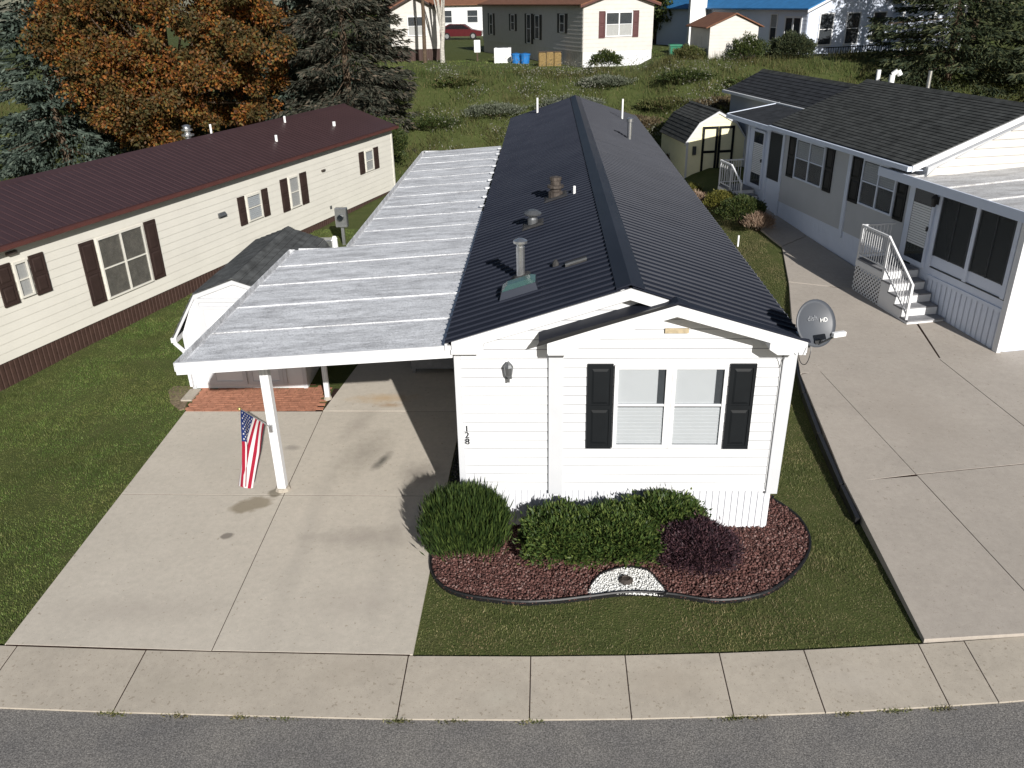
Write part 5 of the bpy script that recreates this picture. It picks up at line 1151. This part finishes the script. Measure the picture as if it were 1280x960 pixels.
bush('bank_bush', (4.6, 37.2, hz(4.6, 37.2)-.1), .8, .6, 1.0, 5000, .1, .05, 'shrub_green', 'green bush at the foot of far gable wall', up=.3, lump=.2)
bush('bank_bush', (14.3, 36.3, 4.2), 1.2, .9, 1.7, 12000, .1, .05, 'dark_spruce', 'dark rounded bush in front of blue roofed house', up=.3, lump=.12)
bush('bank_bush', (9.0, 36.6, 4.3), .9, .5, 1.0, 5000, .14, .04, 'weeds', 'tall weeds beside the louvred shed wall', 'plant', up=.6, lump=.2)
bush('bank_bush', (11.9, 35.7, 4.3), .9, .4, 1.5, 4500, .1, .05, 'shrub_green', 'leafy sapling before the white shed wall', up=.5, lump=.3)
scrub = [(-2.5, 27.6, 1.0, 'weeds', 'tan scrub on the bank behind the long carport'), (1.0, 29.5, .9, 'shrub_green', 'green scrub low on the bank behind the ridge'), (5.2, 30.2, 1.1, 'scrub_brown', 'brown scrub on the bank near the yellow shed'),
 (7.2, 31.5, .9, 'weeds', 'tan scrub high on the bank near the brown roofed shed'), (-4.2, 30.5, .9, 'shrub_green', 'green scrub on the bank near the drooping spruce'), (3.0, 27.4, .8, 'scrub_brown', 'brown scrub just behind the black roof ridge'),
 (6.4, 27.0, .9, 'scrub_brown', 'brown scrub between the black roof and the yellow shed'), (9.8, 30.6, 1.0, 'scrub_brown', 'brown scrub above the yellow shed roof'), (8.4, 33.2, .9, 'shrub_green', 'green scrub below the brown roofed shed'),
 (-1.2, 31.4, 1.0, 'scrub_grey', 'grey leaved scrub in the middle of the bank'), (2.6, 31.8, 1.1, 'scrub_grey', 'grey leaved scrub below the straw bale'), (4.4, 34.0, .9, 'scrub_grey', 'grey leaved scrub below the far gable wall'),
 (-3.4, 34.4, .8, 'weeds', 'tan scrub below the blue tubs'), (0.2, 26.9, .8, 'shrub_green', 'green scrub against the back of the black roof'), (11.6, 32.4, 1.0, 'weeds', 'tan scrub above the charcoal rear roof')]
for (x, y, sc, m_, lb) in scrub:
    bush('scrub_bush', (x, y, hz(x, y)-.1), sc*1.35, sc*.95, sc*.6, 4500, .11, .045, m_, lb, 'shrub', .4, group='scrub on the bank', lump=.28)
def trunk(mb, p, q, r0, r1, n=9, k=5, wob=.1):
    prev = Vector(p); pr = r0
    for i in range(1, k+1):
        f = i/k; c = Vector(p).lerp(Vector(q), f)+Vector((random.uniform(-wob, wob), random.uniform(-wob, wob), 0))*(f < 1); r = r0+(r1-r0)*f
        mb.tube(prev, c, pr, r, n, cap=False); prev = c; pr = r
def spruce(x, y, z, H, Rb, mat, label, zlow=.6, droop=.25, levels=34, nb=9, leafL=.26, leafW=.07, dens=1., group='tall trees behind the mobile homes', taper=.85):
    t = thing('spruce_tree', (x, y, z), label, 'tree', group); mb = MB(); trunk(mb, (x, y, z-.3), (x, y, z+H), .22, .02, wob=.03); mb.build('trunk', 'bark', t)
    Ps = []; Ds = []; Ls = []; mbb = MB()
    for l in range(levels):
        f = l/(levels-1); zz = z+zlow+(H-zlow)*f**1.02; Rr = Rb*(1-f)**taper+.12
        for k in range(nb if f < .8 else 6):
            a = rng.uniform(0, 2*np.pi); L_ = Rr*rng.uniform(.72, 1.08); dirv = np.array([math.cos(a), math.sin(a)]); 
            dr0 = droop*rng.uniform(.7, 1.3)
            n = max(8, int(70*dens*L_/2.5)); s = rng.uniform(.12, 1, n)**.7
            side = rng.uniform(-1, 1, n); wid = .42*L_*(1-s)*.9+.1
            px = s*L_; lat_ = side*wid
            zc = zz-dr0*L_*s*(1.15-s*.55)*1.1-np.abs(lat_)*.25-rng.uniform(0, .28, n)*rng.uniform(0, 1, n)
            P = np.stack([x+dirv[0]*px-dirv[1]*lat_, y+dirv[1]*px+dirv[0]*lat_, zc], -1)
            D = np.stack([dirv[0]*(.8)-dirv[1]*np.sign(lat_)*.55, dirv[1]*.8+dirv[0]*np.sign(lat_)*.55, np.full(n, -.35)], -1)+rand_dirs(n)*.45
            Ps.append(P); Ds.append(D); Ls.append(np.full(n, leafL)*rng.uniform(.6, 1.3, n))
            if l % 2 == 0 and k < 5: e = np.array([x+dirv[0]*L_*.8, y+dirv[1]*L_*.8, zz-dr0*L_*.55]); mbb.tube((x, y, zz), tuple(e), .03, .008, 4, cap=False)
    P = np.concatenate(Ps); D = np.concatenate(Ds); L_ = np.concatenate(Ls); V, Fq = leaves(P, D, L_, leafW*np.ones(len(P)))
    o = npmesh('crown', V, Fq, mat, t, None); o.matrix_parent_inverse = Matrix.Translation(-Vector((x, y, z))); mbb.build('branches', 'bark', t)['kind'] = 'stuff'; return t
spruce(-21.2, 27.6, .8, 13, 3.6, 'blue_spruce', 'tall blue spruce behind the cream mobile home', .3, .2, leafL=.3, leafW=.1, dens=1.5)
spruce(-11.3, 32.2, 2.4, 13.5, 4.0, 'blue_spruce', 'bluish spruce between orange oak and grey brown spruce', .3, .2, leafL=.3, leafW=.1, dens=1.2)
spruce(-8.2, 30.4, 2.1, 12.5, 3.9, 'norway_spruce', 'wide drooping grey brown spruce beside the bank', .0, .42, levels=40, nb=10, leafL=.34, leafW=.075, dens=1.5, taper=.62)
spruce(21.2, 33.0, 3.4, 12, 4.6, 'dark_spruce', 'dark open spruce in front of blue roofed house', .3, .12, levels=32, nb=9, leafL=.3, leafW=.075, dens=1.5, taper=.6)
spruce(26.5, 31.5, 3.0, 12, 4.6, 'dark_spruce', 'dark spruce beyond the charcoal shingle roof', .3, .12, levels=24, nb=8, leafL=.36, leafW=.09, dens=1.0, taper=.7)
def broadleaf(name, x, y, z, H, rx, ry, mat, label, n=42000, leaf=.15, ntr=14, zc=.6, group='tall trees behind the mobile homes', zr=None, barkm='bark', r0=.25, clumps=90):
    t = thing(name, (x, y, z), label, 'tree', group); mb = MB(); trunk(mb, (x, y, z-.3), (x+.2, y, z+H*.7), r0, r0*.3); ctr = np.array([x, y, z+H*zc]); rz = zr or H*.45
    cl = rand_dirs(clumps)*(rng.uniform(.35, 1, (clumps, 1))**.6)*np.array([rx, ry, rz])*.92+ctr
    for c_ in cl[:ntr]: trunk(mb, (x, y, z+H*rng.uniform(.15, .4)), tuple(c_), r0*.35, .02, 5, 3, .12)
    mb.build('trunk', barkm, t)
    q = rng.integers(0, clumps, n); cr = rng.uniform(.45, .95, clumps); dd = rand_dirs(n); P = cl[q]+dd*(rng.uniform(.2, 1, n)**.5*cr[q])[:, None]*np.array([1, 1, .75])
    V, Fq = leaves(P, dd*.6+rand_dirs(n)+[0, 0, -.2], leaf*rng.uniform(.7, 1.3, n), leaf*.6*np.ones(n))
    o = npmesh('crown', V, Fq, mat, t, None); o.matrix_parent_inverse = Matrix.Translation(-Vector((x, y, z))); return t
broadleaf('oak_tree', -15.7, 27.8, 1.0, 10.8, 5.9, 3.8, 'oak', 'orange and green autumn oak behind the cream mobile home', 125000, .16, 30, .5, zr=5.4, clumps=270)
broadleaf('birch_tree', -5.3, 45.3, 4.1, 9, 2.0, 2.0, 'shrub_gold', 'pale barked birch in front of far white trailer', 6000, .1, 8, .85, zr=2.5, barkm='birch', r0=.16, clumps=30)
o = MB(); trunk(o, (-6.4, 45.0, 4), (-6.3, 45.2, 12), .13, .08, 8, 5, .04); t = thing('bare_tree', (-6.4, 45, 4.1), 'thin dark trunk standing beside the pale birch', 'tree'); o.build('trunk', 'bark', t)
for k, (x, y, H, rr, m_) in enumerate(((-28, 44, 14, 5, 'shrub_green'), (-19, 50, 13, 5, 'oak'), (-12, 58, 12, 4, 'shrub_green'), (9.0, 52, 9, 3.2, 'shrub_green'), (30, 50, 13, 5, 'shrub_green'), (-36, 36, 13, 5, 'oak'))):
    broadleaf('maple_tree', x, y, PZ0, H, rr, rr, m_, ('leafy tree far behind the blue spruce', 'rusty autumn tree far behind the orange oak', 'leafy tree far behind the drooping spruce', 'leafy tree between far grey house and brown roofed shed', 'leafy tree behind the blue roofed house', 'rusty autumn tree beyond the blue spruce')[k], 16000, .26, 8, .5, group='far leafy trees', clumps=50)
